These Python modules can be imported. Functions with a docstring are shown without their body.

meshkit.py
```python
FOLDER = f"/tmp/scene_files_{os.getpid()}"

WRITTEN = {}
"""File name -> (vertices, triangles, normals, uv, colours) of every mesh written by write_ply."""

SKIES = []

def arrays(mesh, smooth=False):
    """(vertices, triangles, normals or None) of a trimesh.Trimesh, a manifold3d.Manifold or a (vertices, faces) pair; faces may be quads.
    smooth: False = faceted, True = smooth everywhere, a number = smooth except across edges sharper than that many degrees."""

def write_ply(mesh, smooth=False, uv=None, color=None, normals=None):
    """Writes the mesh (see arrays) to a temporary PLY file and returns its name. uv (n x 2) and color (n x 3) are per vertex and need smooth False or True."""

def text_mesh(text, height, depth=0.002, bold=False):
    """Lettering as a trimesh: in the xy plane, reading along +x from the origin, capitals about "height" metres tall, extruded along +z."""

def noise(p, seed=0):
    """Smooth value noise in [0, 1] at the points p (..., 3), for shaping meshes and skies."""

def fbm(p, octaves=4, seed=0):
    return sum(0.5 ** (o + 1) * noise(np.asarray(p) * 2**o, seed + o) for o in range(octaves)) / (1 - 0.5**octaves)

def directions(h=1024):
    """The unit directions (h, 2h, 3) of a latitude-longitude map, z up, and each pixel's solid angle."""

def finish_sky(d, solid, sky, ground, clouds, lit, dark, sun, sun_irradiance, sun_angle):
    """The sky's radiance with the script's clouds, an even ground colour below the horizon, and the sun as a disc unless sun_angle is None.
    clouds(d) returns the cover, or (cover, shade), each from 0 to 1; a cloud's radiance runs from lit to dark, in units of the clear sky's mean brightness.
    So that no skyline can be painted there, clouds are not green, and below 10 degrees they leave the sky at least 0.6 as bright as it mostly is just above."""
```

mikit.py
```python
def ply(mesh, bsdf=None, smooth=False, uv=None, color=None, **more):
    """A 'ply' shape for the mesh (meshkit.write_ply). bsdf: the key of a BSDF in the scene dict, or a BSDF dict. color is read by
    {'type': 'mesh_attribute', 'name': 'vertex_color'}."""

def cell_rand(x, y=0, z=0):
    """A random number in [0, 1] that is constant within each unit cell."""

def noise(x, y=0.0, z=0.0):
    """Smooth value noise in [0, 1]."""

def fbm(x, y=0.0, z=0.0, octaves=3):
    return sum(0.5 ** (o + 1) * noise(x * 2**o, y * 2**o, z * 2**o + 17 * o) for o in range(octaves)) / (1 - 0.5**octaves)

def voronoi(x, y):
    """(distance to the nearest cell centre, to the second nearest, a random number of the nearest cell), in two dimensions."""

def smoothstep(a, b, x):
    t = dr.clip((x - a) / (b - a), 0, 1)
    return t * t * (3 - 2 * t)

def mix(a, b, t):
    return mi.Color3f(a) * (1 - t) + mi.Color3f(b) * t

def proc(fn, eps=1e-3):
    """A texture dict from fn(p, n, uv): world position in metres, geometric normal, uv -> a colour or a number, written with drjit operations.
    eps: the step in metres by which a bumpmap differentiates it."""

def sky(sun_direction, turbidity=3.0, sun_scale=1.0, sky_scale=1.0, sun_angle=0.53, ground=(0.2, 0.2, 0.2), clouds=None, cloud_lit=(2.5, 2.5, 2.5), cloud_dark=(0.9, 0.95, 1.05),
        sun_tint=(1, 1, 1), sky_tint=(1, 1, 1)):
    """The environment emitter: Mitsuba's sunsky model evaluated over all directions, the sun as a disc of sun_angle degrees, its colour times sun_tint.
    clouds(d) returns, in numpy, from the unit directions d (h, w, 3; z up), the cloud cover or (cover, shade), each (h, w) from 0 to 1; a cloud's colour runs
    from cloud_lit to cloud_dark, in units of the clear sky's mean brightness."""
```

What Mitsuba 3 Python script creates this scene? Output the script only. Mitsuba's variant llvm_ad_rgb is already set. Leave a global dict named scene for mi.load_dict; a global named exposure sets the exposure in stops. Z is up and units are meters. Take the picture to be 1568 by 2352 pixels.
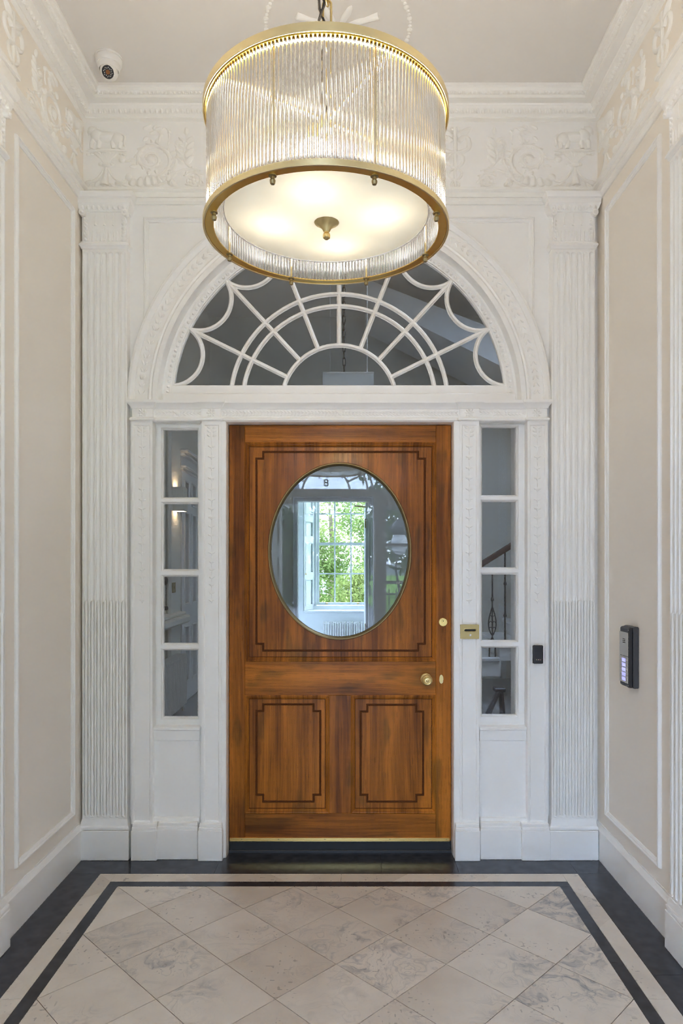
import math, random
import numpy as np, trimesh, manifold3d as m3, shapely
from shapely.geometry import Polygon, Point, LineString, box as sbox
from shapely.ops import unary_union
from shapely import affinity
import drjit as dr
import mitsuba as mi, mikit, meshkit
from mikit import proc, noise, fbm, voronoi, cell_rand, smoothstep, mix
T = mi.ScalarTransform4f
RS = np.random.RandomState(7)
scene, labels = {}, {}

# ------------------------------------------------------------------ camera, sky, exposure
EYE, FPX, PX, PY = 1.45, 1568.0, 802.0, 1296.0      # eye height, focal length, principal point of the 1568 x 2352 frame
scene['camera'] = {'type': 'perspective', 'fov': 2 * math.degrees(math.atan(784 / FPX)), 'fov_axis': 'x', 'near_clip': 0.02, 'far_clip': 500.0,
                   'to_world': T().look_at(origin=[0, 0, EYE], target=[0, 1, EYE], up=[0, 0, 1]),
                   'principal_point_offset_x': (784 - PX) / 1568, 'principal_point_offset_y': (1176 - PY) / 2352}
exposure = -0.33
SKY = 160.0
def overcast(d):
    n = meshkit.fbm(d * 3.0, 4, 3)
    return np.clip(0.72 + 0.9 * (n - 0.5), 0, 1), np.clip(0.25 + 1.2 * (n - 0.5), 0, 1)
scene['sky'] = mikit.sky([0.75, 0.25, 0.60], turbidity=4.0, sun_scale=0.0, sky_scale=0.55 * SKY, clouds=overcast, cloud_lit=(1.46, 1.90, 2.68), cloud_dark=(0.82, 1.13, 1.70), ground=(0.18, 0.19, 0.17))
scene['sky']['sampling_weight'] = 1.0
LAMP = 365.0

def X(px, Y): return (px - PX) * Y / FPX
def Z(py, Y): return EYE + (PY - py) * Y / FPX

# ------------------------------------------------------------------ materials
def rgb(*c): return {'type': 'rgb', 'value': list(c)}
def mat(name, d, two=True):
    scene[name] = {'type': 'twosided', 'b': d} if two else d
    return name
def prin(c, rough=0.5, **k):
    return {'type': 'principled', 'base_color': c if isinstance(c, dict) else rgb(*c), 'roughness': rough, **k}

mat('mat_trim_white', prin((0.875, 0.87, 0.855), 0.42, specular=0.35))
mat('mat_plaster_white', {'type': 'diffuse', 'reflectance': rgb(0.86, 0.845, 0.81)})
mat('mat_wall_cream', {'type': 'diffuse', 'reflectance': rgb(0.86, 0.805, 0.725)})
mat('mat_ceiling', {'type': 'diffuse', 'reflectance': rgb(0.765, 0.735, 0.695)})
mat('mat_hall_paint', prin((0.72, 0.70, 0.63), 0.5, specular=0.3))
mat('mat_hall_trim', prin((0.76, 0.765, 0.76), 0.45, specular=0.3))
mat('mat_hall_ceiling', {'type': 'diffuse', 'reflectance': rgb(0.74, 0.72, 0.66)})
mat('mat_hall_floor', prin((0.20, 0.19, 0.175), 0.25))
mat('mat_room_white', prin((0.80, 0.82, 0.82), 0.5, specular=0.3))
mat('mat_dark_grey', prin((0.05, 0.052, 0.055), 0.4))
mat('mat_black_plastic', prin((0.022, 0.023, 0.026), 0.35))
mat('mat_black_iron', prin((0.03, 0.024, 0.02), 0.45))
mat('mat_rail_wood', prin((0.05, 0.02, 0.012), 0.25))
mat('mat_rubber', prin((0.008, 0.008, 0.008), 0.5))
mat('mat_joint', {'type': 'diffuse', 'reflectance': rgb(0.09, 0.083, 0.075)})
mat('mat_steel', prin((0.62, 0.60, 0.56), 0.32, metallic=0.9))
mat('mat_white_plastic', prin((0.80, 0.79, 0.77), 0.3))
mat('mat_radiator', prin((0.78, 0.76, 0.71), 0.35))
mat('mat_hall_radiator', prin((0.66, 0.64, 0.60), 0.35))
mat('mat_led_white', prin((0.75, 0.74, 0.72), 0.2))
mat('mat_lens_amber', prin((0.25, 0.10, 0.03), 0.15))
mat('mat_stone', {'type': 'diffuse', 'reflectance': rgb(0.35, 0.32, 0.28)})
mat('mat_slate', {'type': 'diffuse', 'reflectance': rgb(0.12, 0.13, 0.15)})
mat('mat_lawn', {'type': 'diffuse', 'reflectance': rgb(0.22, 0.36, 0.08)})
mat('mat_pavement', {'type': 'diffuse', 'reflectance': rgb(0.28, 0.27, 0.26)})
mat('mat_bark', {'type': 'diffuse', 'reflectance': rgb(0.16, 0.12, 0.09)})
def brass_fn(p, n, uv):
    v = fbm(p.x * 18, p.y * 18, p.z * 18, 3)
    return mix((0.60, 0.45, 0.19), (0.76, 0.60, 0.30), v)
mat('mat_brass', prin(proc(brass_fn), 0.30, metallic=1.0))
mat('mat_brass_bright', prin((0.80, 0.60, 0.24), 0.26, metallic=1.0))
mat('mat_brass_lamp', prin((0.86, 0.70, 0.38), 0.30, metallic=1.0))
mat('mat_brass_gold', prin((0.90, 0.60, 0.16), 0.30, metallic=1.0))
mat('mat_brass_deep', prin((0.46, 0.27, 0.05), 0.35, metallic=1.0))
mat('mat_brass_plate', prin((0.46, 0.35, 0.16), 0.33, metallic=1.0))
mat('mat_brass_old', prin((0.34, 0.26, 0.13), 0.42, metallic=0.95))
mat('mat_cable', prin((0.02, 0.018, 0.016), 0.6))
mat('mat_glass_rod', {'type': 'roughdielectric', 'distribution': 'ggx', 'alpha': 0.015, 'int_ior': 1.49, 'ext_ior': 1.0}, False)
mat('mat_pane', {'type': 'thindielectric', 'int_ior': 1.5}, False)
mat('mat_frosted', {'type': 'principledthin', 'base_color': rgb(0.88, 0.85, 0.72), 'roughness': 0.35, 'diff_trans': 0.026, 'spec_trans': 0.0, 'eta': 1.4}, False)
mat('mat_acrylic', {'type': 'principledthin', 'base_color': rgb(0.75, 0.78, 0.80), 'roughness': 0.3, 'diff_trans': 0.9, 'spec_trans': 0.0, 'eta': 1.4}, False)

def wood(vertical):
    def fn(p, n, uv):
        a, b = (p.x, p.z) if vertical else (p.z, p.x)
        warp = (fbm(a * 3.0 + 7, b * 0.9, p.y * 2, 3) - 0.5) * 0.16
        streak = fbm((a + warp) * 26, b * 1.3, 3.7, 3)
        fine = fbm((a + warp * 0.4) * 210, b * 5.0, 1.3, 2)
        cloud = fbm(a * 7 + 11, b * 2.2 + 5, 0.7, 3)
        t = dr.clip(0.55 * streak + 0.22 * fine + 0.42 * cloud - 0.1, 0, 1)
        c = mix((0.100, 0.026, 0.0030), (0.46, 0.150, 0.016), smoothstep(0.25, 0.78, t))
        mott = smoothstep(0.60, 0.80, fbm(a * 16 + 2, b * 5 + 9, 5.0, 3))
        c = mix(c, c * mi.Color3f(0.55, 0.66, 0.9), mott * 0.8)
        pore = smoothstep(0.70, 0.78, noise((a + warp * 0.4) * 640, b * 26, 9.0))
        return mix(c, c * 0.62, pore * 0.6)
    return fn
mat('mat_mahogany_v', prin(proc(wood(True)), 0.30, specular=0.12, clearcoat=0.22, clearcoat_gloss=0.94))
mat('mat_mahogany_h', prin(proc(wood(False)), 0.30, specular=0.12, clearcoat=0.22, clearcoat_gloss=0.94))
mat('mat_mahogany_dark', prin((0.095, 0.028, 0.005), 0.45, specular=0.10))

TX0, TY0, TD = -1.0424, 3.072, 0.3980               # tile lattice: corner on the inner border, diagonal of a tile
def marble_fn(amount):
    def fn(p, n, uv):
        u = ((p.x - TX0) + (p.y - TY0)) / TD
        v = ((p.x - TX0) - (p.y - TY0)) / TD
        k1, k2, k3 = cell_rand(u, v, 1), cell_rand(u, v, 2), cell_rand(u, v, 3)
        s = dr.select(k3 > 0.5, 1.0, -1.0)
        x, y = p.x + 13 * k1, p.y * s + 17 * k2
        w1, w2 = fbm(x * 6, y * 6, 2, 4) - 0.5, fbm(x * 6 + 40, y * 6, 8, 4) - 0.5
        a, b = x * 8 + w1 * 7 + y * 4, y * 11 + w2 * 7
        vein = 1 - smoothstep(0.0, 0.075, dr.abs(fbm(a, b, 3, 5) - 0.5))
        vein2 = 1 - smoothstep(0.0, 0.05, dr.abs(fbm(a * 2.6 + 9, b * 2.6, 6, 4) - 0.52))
        smoke = smoothstep(0.45, 0.8, fbm(x * 14 + w1 * 6, y * 22 + w2 * 6, 5, 4))
        region = smoothstep(0.38, 0.68, fbm(x * 3.1 + 5, y * 4.0, 1, 3)) * (0.35 + 0.9 * cell_rand(u, v, 4))
        t = dr.clip(vein * 0.30 * (0.12 + region) + vein2 * 0.20 * region + smoke * 0.55 * region, 0, 1)
        cloud = fbm(x * 9, y * 9, 4, 3)
        base = mix((0.585, 0.51, 0.425), (0.725, 0.655, 0.57), dr.clip(cloud * 0.8 + 0.75 * (k1 - 0.5) + 0.1, 0, 1))
        c = mix(base, (0.215, 0.21, 0.205), t * amount)
        speck = smoothstep(0.82, 0.88, noise(p.x * 95, p.y * 95, 3)) * smoothstep(0.6, 0.75, noise(p.x * 9, p.y * 9, 8))
        return mix(c, (0.25, 0.21, 0.17), speck * 0.5)
    return fn
mat('mat_marble', prin(proc(marble_fn(0.85)), 0.34, specular=0.45))
mat('mat_marble_strip', prin(proc(marble_fn(0.22)), 0.34, specular=0.45))
def black_fn(p, n, uv):
    v = fbm(p.x * 30, p.y * 30, 2, 3)
    return mix((0.012, 0.0125, 0.014), (0.034, 0.034, 0.037), v)
mat('mat_black_stone', prin(proc(black_fn), 0.20, specular=0.5))
def leaf_fn(a, b):
    def fn(p, n, uv):
        return mix(a, b, fbm(p.x * 2.3, p.y * 2.3, p.z * 2.3, 2))
    return fn
def leaf_mat(name, a, b):
    mat(name, {'type': 'principledthin', 'base_color': proc(leaf_fn(a, b)), 'roughness': 0.5, 'diff_trans': 0.8, 'spec_trans': 0.0, 'eta': 1.4}, False)
leaf_mat('mat_leaf', (0.075, 0.12, 0.025), (0.24, 0.29, 0.10))
leaf_mat('mat_leaf_yellow', (0.15, 0.19, 0.045), (0.34, 0.36, 0.13))
leaf_mat('mat_leaf_dark', (0.05, 0.08, 0.03), (0.13, 0.19, 0.07))

# ------------------------------------------------------------------ helpers
def obj(key, mesh, m, smooth=False, label=None, **extra):
    base, k = key, 1
    while key in scene:
        key = '%s_%03d' % (base, k); k += 1
    scene[key] = mesh_dict(mesh, m, smooth, **extra) if not isinstance(mesh, dict) else mesh
    if label: labels.setdefault(key, {})['label'] = label
    return key
def mesh_dict(mesh, m, smooth=False, **extra):
    return mikit.ply(mesh, m, smooth=smooth, **extra)
def stuff(key, mesh, m, smooth=False, label=None):
    k = obj(key, mesh, m, smooth, label)
    labels.setdefault(k, {})['kind'] = 'stuff'
    return k
def thing(key, label, cat, group=None):
    labels[key] = {'label': label, 'category': cat}
    if group: labels[key]['group'] = group
    return key
def struct(key, label, cat):
    labels[key] = {'label': label, 'category': cat, 'kind': 'structure'}
    return key

def cat(ms): return trimesh.util.concatenate([m for m in ms if m is not None])
def bx(x0, x1, y0, y1, z0, z1):
    m = trimesh.creation.box(extents=[abs(x1 - x0), abs(y1 - y0), abs(z1 - z0)])
    m.apply_translation([(x0 + x1) / 2, (y0 + y1) / 2, (z0 + z1) / 2])
    return m
def cbx(x0, x1, y0, y1, z0, z1, c=0.003):
    """a box with chamfered edges"""
    lo, hi = np.minimum([x0, y0, z0], [x1, y1, z1]), np.maximum([x0, y0, z0], [x1, y1, z1])
    pts = []
    for i in np.ndindex(2, 2, 2):
        p = np.where(np.array(i) == 0, lo, hi)
        d = np.where(np.array(i) == 0, c, -c)
        for k in range(3):
            q = p + d; q[k] = p[k]; pts.append(q)
    return trimesh.convex.convex_hull(np.array(pts))
def to_tm(man):
    m = man.to_mesh()
    return trimesh.Trimesh(np.array(m.vert_properties[:, :3]), np.array(m.tri_verts), process=False)
def to_man(tm):
    tm = tm.copy(); tm.merge_vertices()
    return m3.Manifold(m3.Mesh(np.asarray(tm.vertices, np.float32), np.asarray(tm.faces, np.uint32)))
def extr(poly, depth):
    gs = [g for g in getattr(poly, 'geoms', [poly]) if g.geom_type == 'Polygon' and g.area > 1e-9]
    return cat([trimesh.creation.extrude_polygon(g, depth, engine='earcut') for g in gs])
def wallpoly(poly, y0, y1):
    """a polygon in (x, z), extruded from y0 to y1"""
    m = extr(poly, abs(y1 - y0))
    v = m.vertices.copy()
    m.vertices = np.stack([v[:, 0], max(y0, y1) - v[:, 2], v[:, 1]], 1)
    return m
def floorpoly(poly, z0, z1):
    m = extr(poly, z1 - z0); m.apply_translation([0, 0, z0]); return m
def cyl(p0, p1, r, sec=12, r1=None):
    p0, p1 = np.array(p0, float), np.array(p1, float)
    if r1 is None:
        return trimesh.creation.cylinder(radius=r, segment=[p0, p1], sections=sec)
    return sweep_tube([p0, p1], [r, r1], sec)
def sweep_tube(pts, radii, sec=8, closed=False):
    p = np.array(pts, float); n = len(p)
    t = (np.roll(p, -1, 0) - np.roll(p, 1, 0)) if closed else np.gradient(p, axis=0)
    t /= np.linalg.norm(t, axis=1, keepdims=True) + 1e-12
    u = np.zeros_like(p)
    a = np.cross(t[0], [0, 0, 1.0]); a = a if np.linalg.norm(a) > 1e-3 else np.cross(t[0], [1.0, 0, 0])
    a /= np.linalg.norm(a)
    for i in range(n):
        a = a - t[i] * a.dot(t[i]); a /= np.linalg.norm(a) + 1e-12; u[i] = a
    w = np.cross(t, u)
    ang = np.arange(sec) * 2 * np.pi / sec
    r = np.broadcast_to(np.asarray(radii, float), (n,))
    v = p[:, None] + r[:, None, None] * (np.cos(ang)[None, :, None] * u[:, None] + np.sin(ang)[None, :, None] * w[:, None])
    m_ = n if closed else n - 1
    i, j = np.meshgrid(np.arange(m_), np.arange(sec), indexing='ij')
    i2, j2 = (i + 1) % n, (j + 1) % sec
    q = np.stack([i * sec + j, i * sec + j2, i2 * sec + j2, i2 * sec + j], -1).reshape(-1, 4)
    f = np.vstack([q[:, [0, 1, 2]], q[:, [0, 2, 3]]])
    v = v.reshape(-1, 3)
    if not closed:
        k = len(v); v = np.vstack([v, p[:1], p[-1:]])
        j = np.arange(sec)
        f = np.vstack([f, np.stack([np.full(sec, k), (j + 1) % sec, j], 1), np.stack([np.full(sec, k + 1), (n - 1) * sec + j, (n - 1) * sec + (j + 1) % sec], 1)])
    m = trimesh.Trimesh(v, f, process=False)
    if m.volume < 0: m.invert()
    return m
def sweep(path, prof, N, closed=False):
    """a closed profile of (a, b) swept along a polyline with mitred corners; b runs along N, a to the left of the path seen against N"""
    P, N = np.array(path, float), np.array(N, float)
    n, M = len(P), len(prof)
    d = (np.roll(P, -1, 0) - P) if closed else np.diff(P, axis=0)
    d /= np.linalg.norm(d, axis=1, keepdims=True)
    A = np.cross(N, d)
    if closed: A0, A1 = np.roll(A, 1, 0), A
    else: A0, A1 = np.vstack([A[:1], A]), np.vstack([A, A[-1:]])
    mt = (A0 + A1) / (1 + (A0 * A1).sum(1, keepdims=True))
    pr = np.array(prof, float)
    v = P[:, None] + pr[None, :, :1] * mt[:, None] + pr[None, :, 1:] * N
    m_ = n if closed else n - 1
    i, j = np.meshgrid(np.arange(m_), np.arange(M), indexing='ij')
    i2, j2 = (i + 1) % n, (j + 1) % M
    q = np.stack([i * M + j, i * M + j2, i2 * M + j2, i2 * M + j], -1).reshape(-1, 4)
    f = np.vstack([q[:, [0, 1, 2]], q[:, [0, 2, 3]]])
    v = v.reshape(-1, 3)
    if not closed:
        V2, F2 = trimesh.creation.triangulate_polygon(Polygon(pr), engine='earcut')
        idx = np.array([int(np.argmin(((pr - q_) ** 2).sum(1))) for q_ in V2])
        F2 = idx[F2]
        f = np.vstack([f, F2[:, ::-1], F2 + (n - 1) * M])
    m = trimesh.Trimesh(v, f, process=False)
    if m.volume < 0: m.invert()
    return m
def lathe(prof, sec=32):
    """profile of (r, z) revolved about z"""
    m = trimesh.creation.revolve(np.array(prof, float), sections=sec)
    if m.volume < 0: m.invert()
    return m
def sph(c, r, sub=2, scale=(1, 1, 1)):
    m = trimesh.creation.icosphere(subdivisions=sub, radius=1.0)
    m.apply_scale(np.array(scale) * r); m.apply_translation(c); return m
def at(m, M=None, t=None):
    m = m.copy()
    if M is not None: m.apply_transform(M)
    if t is not None: m.apply_translation(t)
    return m
def rot(axis, deg): return trimesh.transformations.rotation_matrix(math.radians(deg), axis)
def arc(cx, cz, r, a0, a1, n, y=0.0):
    a = np.radians(np.linspace(a0, a1, n))
    return np.stack([cx + r * np.cos(a), np.full(n, y), cz + r * np.sin(a)], 1)

# wall frames: local x to the right of someone facing the wall, local y into the wall (0 = its face), z up
YB, XL, XR, YF, ZC = 3.40, -1.325, 1.235, -1.05, 3.765
def frame(ex, ey, o):
    M = np.eye(4); M[:3, 0], M[:3, 1], M[:3, 3] = ex, ey, o; return M
FB = frame((1, 0, 0), (0, 1, 0), (0, YB, 0))
FL = frame((0, 1, 0), (-1, 0, 0), (XL, 0, 0))
FR = frame((0, -1, 0), (1, 0, 0), (XR, 0, 0))
FF = frame((-1, 0, 0), (0, -1, 0), (0, YF, 0))
OUT = (0, -1, 0)
CX = -0.049                                             # the middle of the room

# ------------------------------------------------------------------ floor
struct('floor', 'marble floor of diagonal white tiles inside black and white stone borders', 'floor')
obj('floor__bedding', bx(XL - 0.15, XR + 0.15, YF - 0.1, YB + 0.2, -0.06, -0.004), 'mat_joint')
YN = -0.80
inner = sbox(TX0, YN, TX0 + 5 * TD, TY0)
for j in range(0, 22):
    for i in range(-1, 12):
        if (i + j) % 2 == 0: continue
        c = (TX0 + i * TD / 2, TY0 - j * TD / 2)
        h = TD / 2 - 0.0017
        dmd = Polygon([(c[0] - h, c[1]), (c[0], c[1] - h), (c[0] + h, c[1]), (c[0], c[1] + h)]).intersection(inner)
        if dmd.area < 1e-4 or dmd.geom_type != 'Polygon': continue
        obj('floor__tile', floorpoly(dmd, -0.012, RS.uniform(-0.0003, 0.0003)), 'mat_marble')
xa, xb, xc = TX0 - 0.0485, TX0 - 0.1232, XL - 0.02
xa2, xb2, xc2 = TX0 + 5 * TD + 0.0478, 1.070, XR + 0.02
y1, y2 = 3.119, 3.198
def slab(x0, x1, ya, yb, m, name='floor__border_stone'):
    g = 0.0006
    obj(name, floorpoly(sbox(x0 + g, ya + g, x1 - g, yb - g), -0.012, 0.0), m)
def run_y(x0, x1, ys, m):
    for a, b in zip(ys[:-1], ys[1:]): slab(x0, x1, a, b, m)
def run_x(xs, ya, yb, m):
    for a, b in zip(xs[:-1], xs[1:]): slab(a, b, ya, yb, m)
run_x([xa, X(822, 3.1), xa2], TY0, y1, 'mat_black_stone')
run_x([xa, X(783, 3.15), xa2], y1, y2, 'mat_marble_strip')
run_x([xc, X(497, 3.26), X(876, 3.26), X(1050, 3.26), xb2, xc2], y2, YB + 0.12, 'mat_black_stone')
run_y(xa, TX0, [YN, 0.9, 2.05, TY0], 'mat_black_stone')
run_y(TX0 + 5 * TD, xa2, [YN, 1.2, 2.485, TY0], 'mat_black_stone')
run_y(xb, xa, [YN, 0.4, 1.35, 2.276, y2], 'mat_marble_strip')
run_y(xa2, xb2, [YN, 0.4, 1.35, 2.276, y2], 'mat_marble_strip')
run_y(xc, xb, [YN, 0.2, 1.3, y2], 'mat_black_stone')
run_y(xb2, xc2, [YN, 0.2, 1.25, 2.41, y2], 'mat_black_stone')
run_x([xc, -0.4, 0.35, xc2], YF - 0.05, YN, 'mat_black_stone')

# ------------------------------------------------------------------ walls and ceiling
struct('ceiling', 'pale plain ceiling with a plaster medallion above the pendant lantern', 'ceiling')
obj('ceiling__plaster', bx(XL - 0.1, XR + 0.1, YF - 0.1, YB + 0.15, ZC, ZC + 0.05), 'mat_ceiling')
mx, my = X(776, 2.97), 2.955
stuff('ceiling__bead_ring', cat([sph((mx + 0.31 * math.cos(a), my + 0.31 * math.sin(a), ZC), 0.0085 if k % 3 else 0.012, 1, (1, 1, 0.7)) for k, a in enumerate(np.linspace(0, 2 * np.pi, 96, endpoint=False))]), 'mat_plaster_white', 30)
med = [sph((mx, my, ZC), 0.042, 2, (1, 1, 0.35))]
for a in np.radians([18, 55, 90, 128, 162, 205, 245, 295, 335]):
    med.append(at(sph((0, 0, 0), 1, 2, (0.055, 0.016, 0.010)), rot([0, 0, 1], math.degrees(a)), (mx + 0.085 * math.cos(a), my + 0.085 * math.sin(a), ZC)))
obj('ceiling__rosette', cat(med), 'mat_plaster_white', 40)
for s in (1, -1):
    d = np.array([math.cos(math.radians(24)) * s, -math.sin(math.radians(24)), 0]); c = np.array([mx, my, ZC])
    obj('ceiling__torch', cat([sweep_tube([c - d * 0.03, c + d * 0.10, c + d * 0.19], [0.008, 0.011, 0.017], 10),
                             sweep_tube([c - d * 0.03, c - d * 0.11, c - d * 0.20], [0.007, 0.010, 0.014], 10)]), 'mat_plaster_white', 40)

ARC_X, ARC_Z = X(778.5, 3.36), Z(922, 3.36)
S = 3.36 / FPX
struct('wall_back', 'white end wall with fluted pilasters, arched fanlight and plaster frieze', 'wall')
DX0, DX1, DZ = -0.607, 0.514, 2.152                        # the door opening
SLX = [(X(351, 3.40), X(460, 3.40)), (X(1100, 3.40), X(1208, 3.40))]
SLZ = (Z(1668, 3.40), Z(970, 3.40))
arch_hole = Polygon([(ARC_X - 0.905, ARC_Z - 0.02)] + [(ARC_X + 0.905 * math.cos(a), ARC_Z + 0.905 * math.sin(a)) for a in np.linspace(math.pi, 0, 61)] + [(ARC_X + 0.905, ARC_Z - 0.02)])
whole = sbox(XL - 0.1, -0.02, XR + 0.1, ZC + 0.02)
back = whole.difference(unary_union([arch_hole, sbox(DX0, -0.05, DX1, DZ)] + [sbox(a, SLZ[0], b, SLZ[1]) for a, b in SLX]))
obj('wall_back__plaster', wallpoly(back, YB, YB + 0.15), 'mat_trim_white')
for side, xw, lab in (('left', XL, 'cream panelled side wall at the left with white plaster frieze'), ('right', XR, 'cream panelled side wall at the right that carries the door entry panel')):
    k = struct('wall_' + side, lab, 'wall')
    obj(k + '__plaster', bx(xw, xw + (-0.12 if xw < 0 else 0.12), YF - 0.1, YB + 0.15, -0.02, ZC + 0.02), 'mat_wall_cream')
struct('wall_front', 'white street wall behind the viewer with fanlight and sidelights', 'wall')
fhole = Polygon([(-CX - 0.84, 2.30)] + [(-CX + 0.84 * math.cos(a), 2.30 + 0.84 * math.sin(a)) for a in np.linspace(math.pi, 0, 41)])
FSL = [(-CX - 1.02, -CX - 0.68), (-CX + 0.68, -CX + 1.02)]
front = sbox(-XR - 0.1, -0.02, -XL + 0.1, ZC + 0.02).difference(unary_union([fhole, sbox(-CX - 0.56, -0.05, -CX + 0.56, 2.15)] + [sbox(a, 0.35, b, 2.12) for a, b in FSL]))
obj('wall_front__plaster', at(wallpoly(front, 0, 0.2), FF), 'mat_trim_white')

# ------------------------------------------------------------------ cornice and architrave
corn = [(0, 0), (0.120, 0), (0.120, -0.012), (0.112, -0.016), (0.108, -0.030), (0.092, -0.040), (0.090, -0.052), (0.052, -0.053), (0.050, -0.060),
        (0.045, -0.064), (0.036, -0.082), (0.020, -0.094), (0.016, -0.097), (0.016, -0.104), (0.006, -0.108), (0, -0.112)]
loop = [(XL, YF, ZC), (XR, YF, ZC), (XR, YB, ZC), (XL, YB, ZC)]
struct('trim_1', 'white plaster cornice with leaf and egg bands around the ceiling', 'cornice')
obj('trim_1__moulding', sweep(loop, corn, (0, 0, 1), True), 'mat_plaster_white', 35)
def along(fn, pitch, inset, segs):
    """copies of a small mesh fn() along the wall tops; local x runs with the wall, -y out of it"""
    out = []
    for F, a, b in segs:
        n = max(1, int(round((b - a - 2 * inset) / pitch)))
        for k in range(n):
            m = fn.copy(); m.apply_translation([a + inset + (k + 0.5) * (b - a - 2 * inset) / n, 0, 0]); m.apply_transform(F); out.append(m)
    return cat(out)
SEGS = [(FB, XL, XR), (FL, 0.9, YB), (FR, -YB, -0.9)]
egg = cat([sph((0, -0.034, ZC - 0.079), 1, 1, (0.0085, 0.009, 0.0125)), sph((0.0128, -0.032, ZC - 0.080), 1, 0, (0.0025, 0.006, 0.013))])
stuff('trim_1__egg_band', along(egg, 0.0256, 0.03, SEGS), 'mat_plaster_white', 50)
lf = cat([sph((0, -0.100, ZC - 0.034), 1, 1, (0.0075, 0.007, 0.008)), sph((0.010, -0.098, ZC - 0.036), 1, 0, (0.002, 0.005, 0.007))])
stuff('trim_1__leaf_band', along(lf, 0.0205, 0.10, SEGS), 'mat_plaster_white', 50)
ARZ1, ARZ0 = 3.312, 3.238
arch = [(0, ARZ1), (0.034, ARZ1), (0.034, ARZ1 - 0.012), (0.026, ARZ1 - 0.020), (0.022, ARZ1 - 0.022), (0.022, ARZ1 - 0.044), (0.016, ARZ1 - 0.046), (0.016, ARZ0 + 0.012), (0.012, ARZ0 + 0.006), (0.008, ARZ0), (0, ARZ0)]
struct('trim_2', 'white stepped architrave band below the plaster frieze', 'architrave moulding')
obj('trim_2__moulding', sweep([(x, y, 0) for x, y, _ in loop], arch, (0, 0, 1), True), 'mat_plaster_white', 30)

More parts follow.
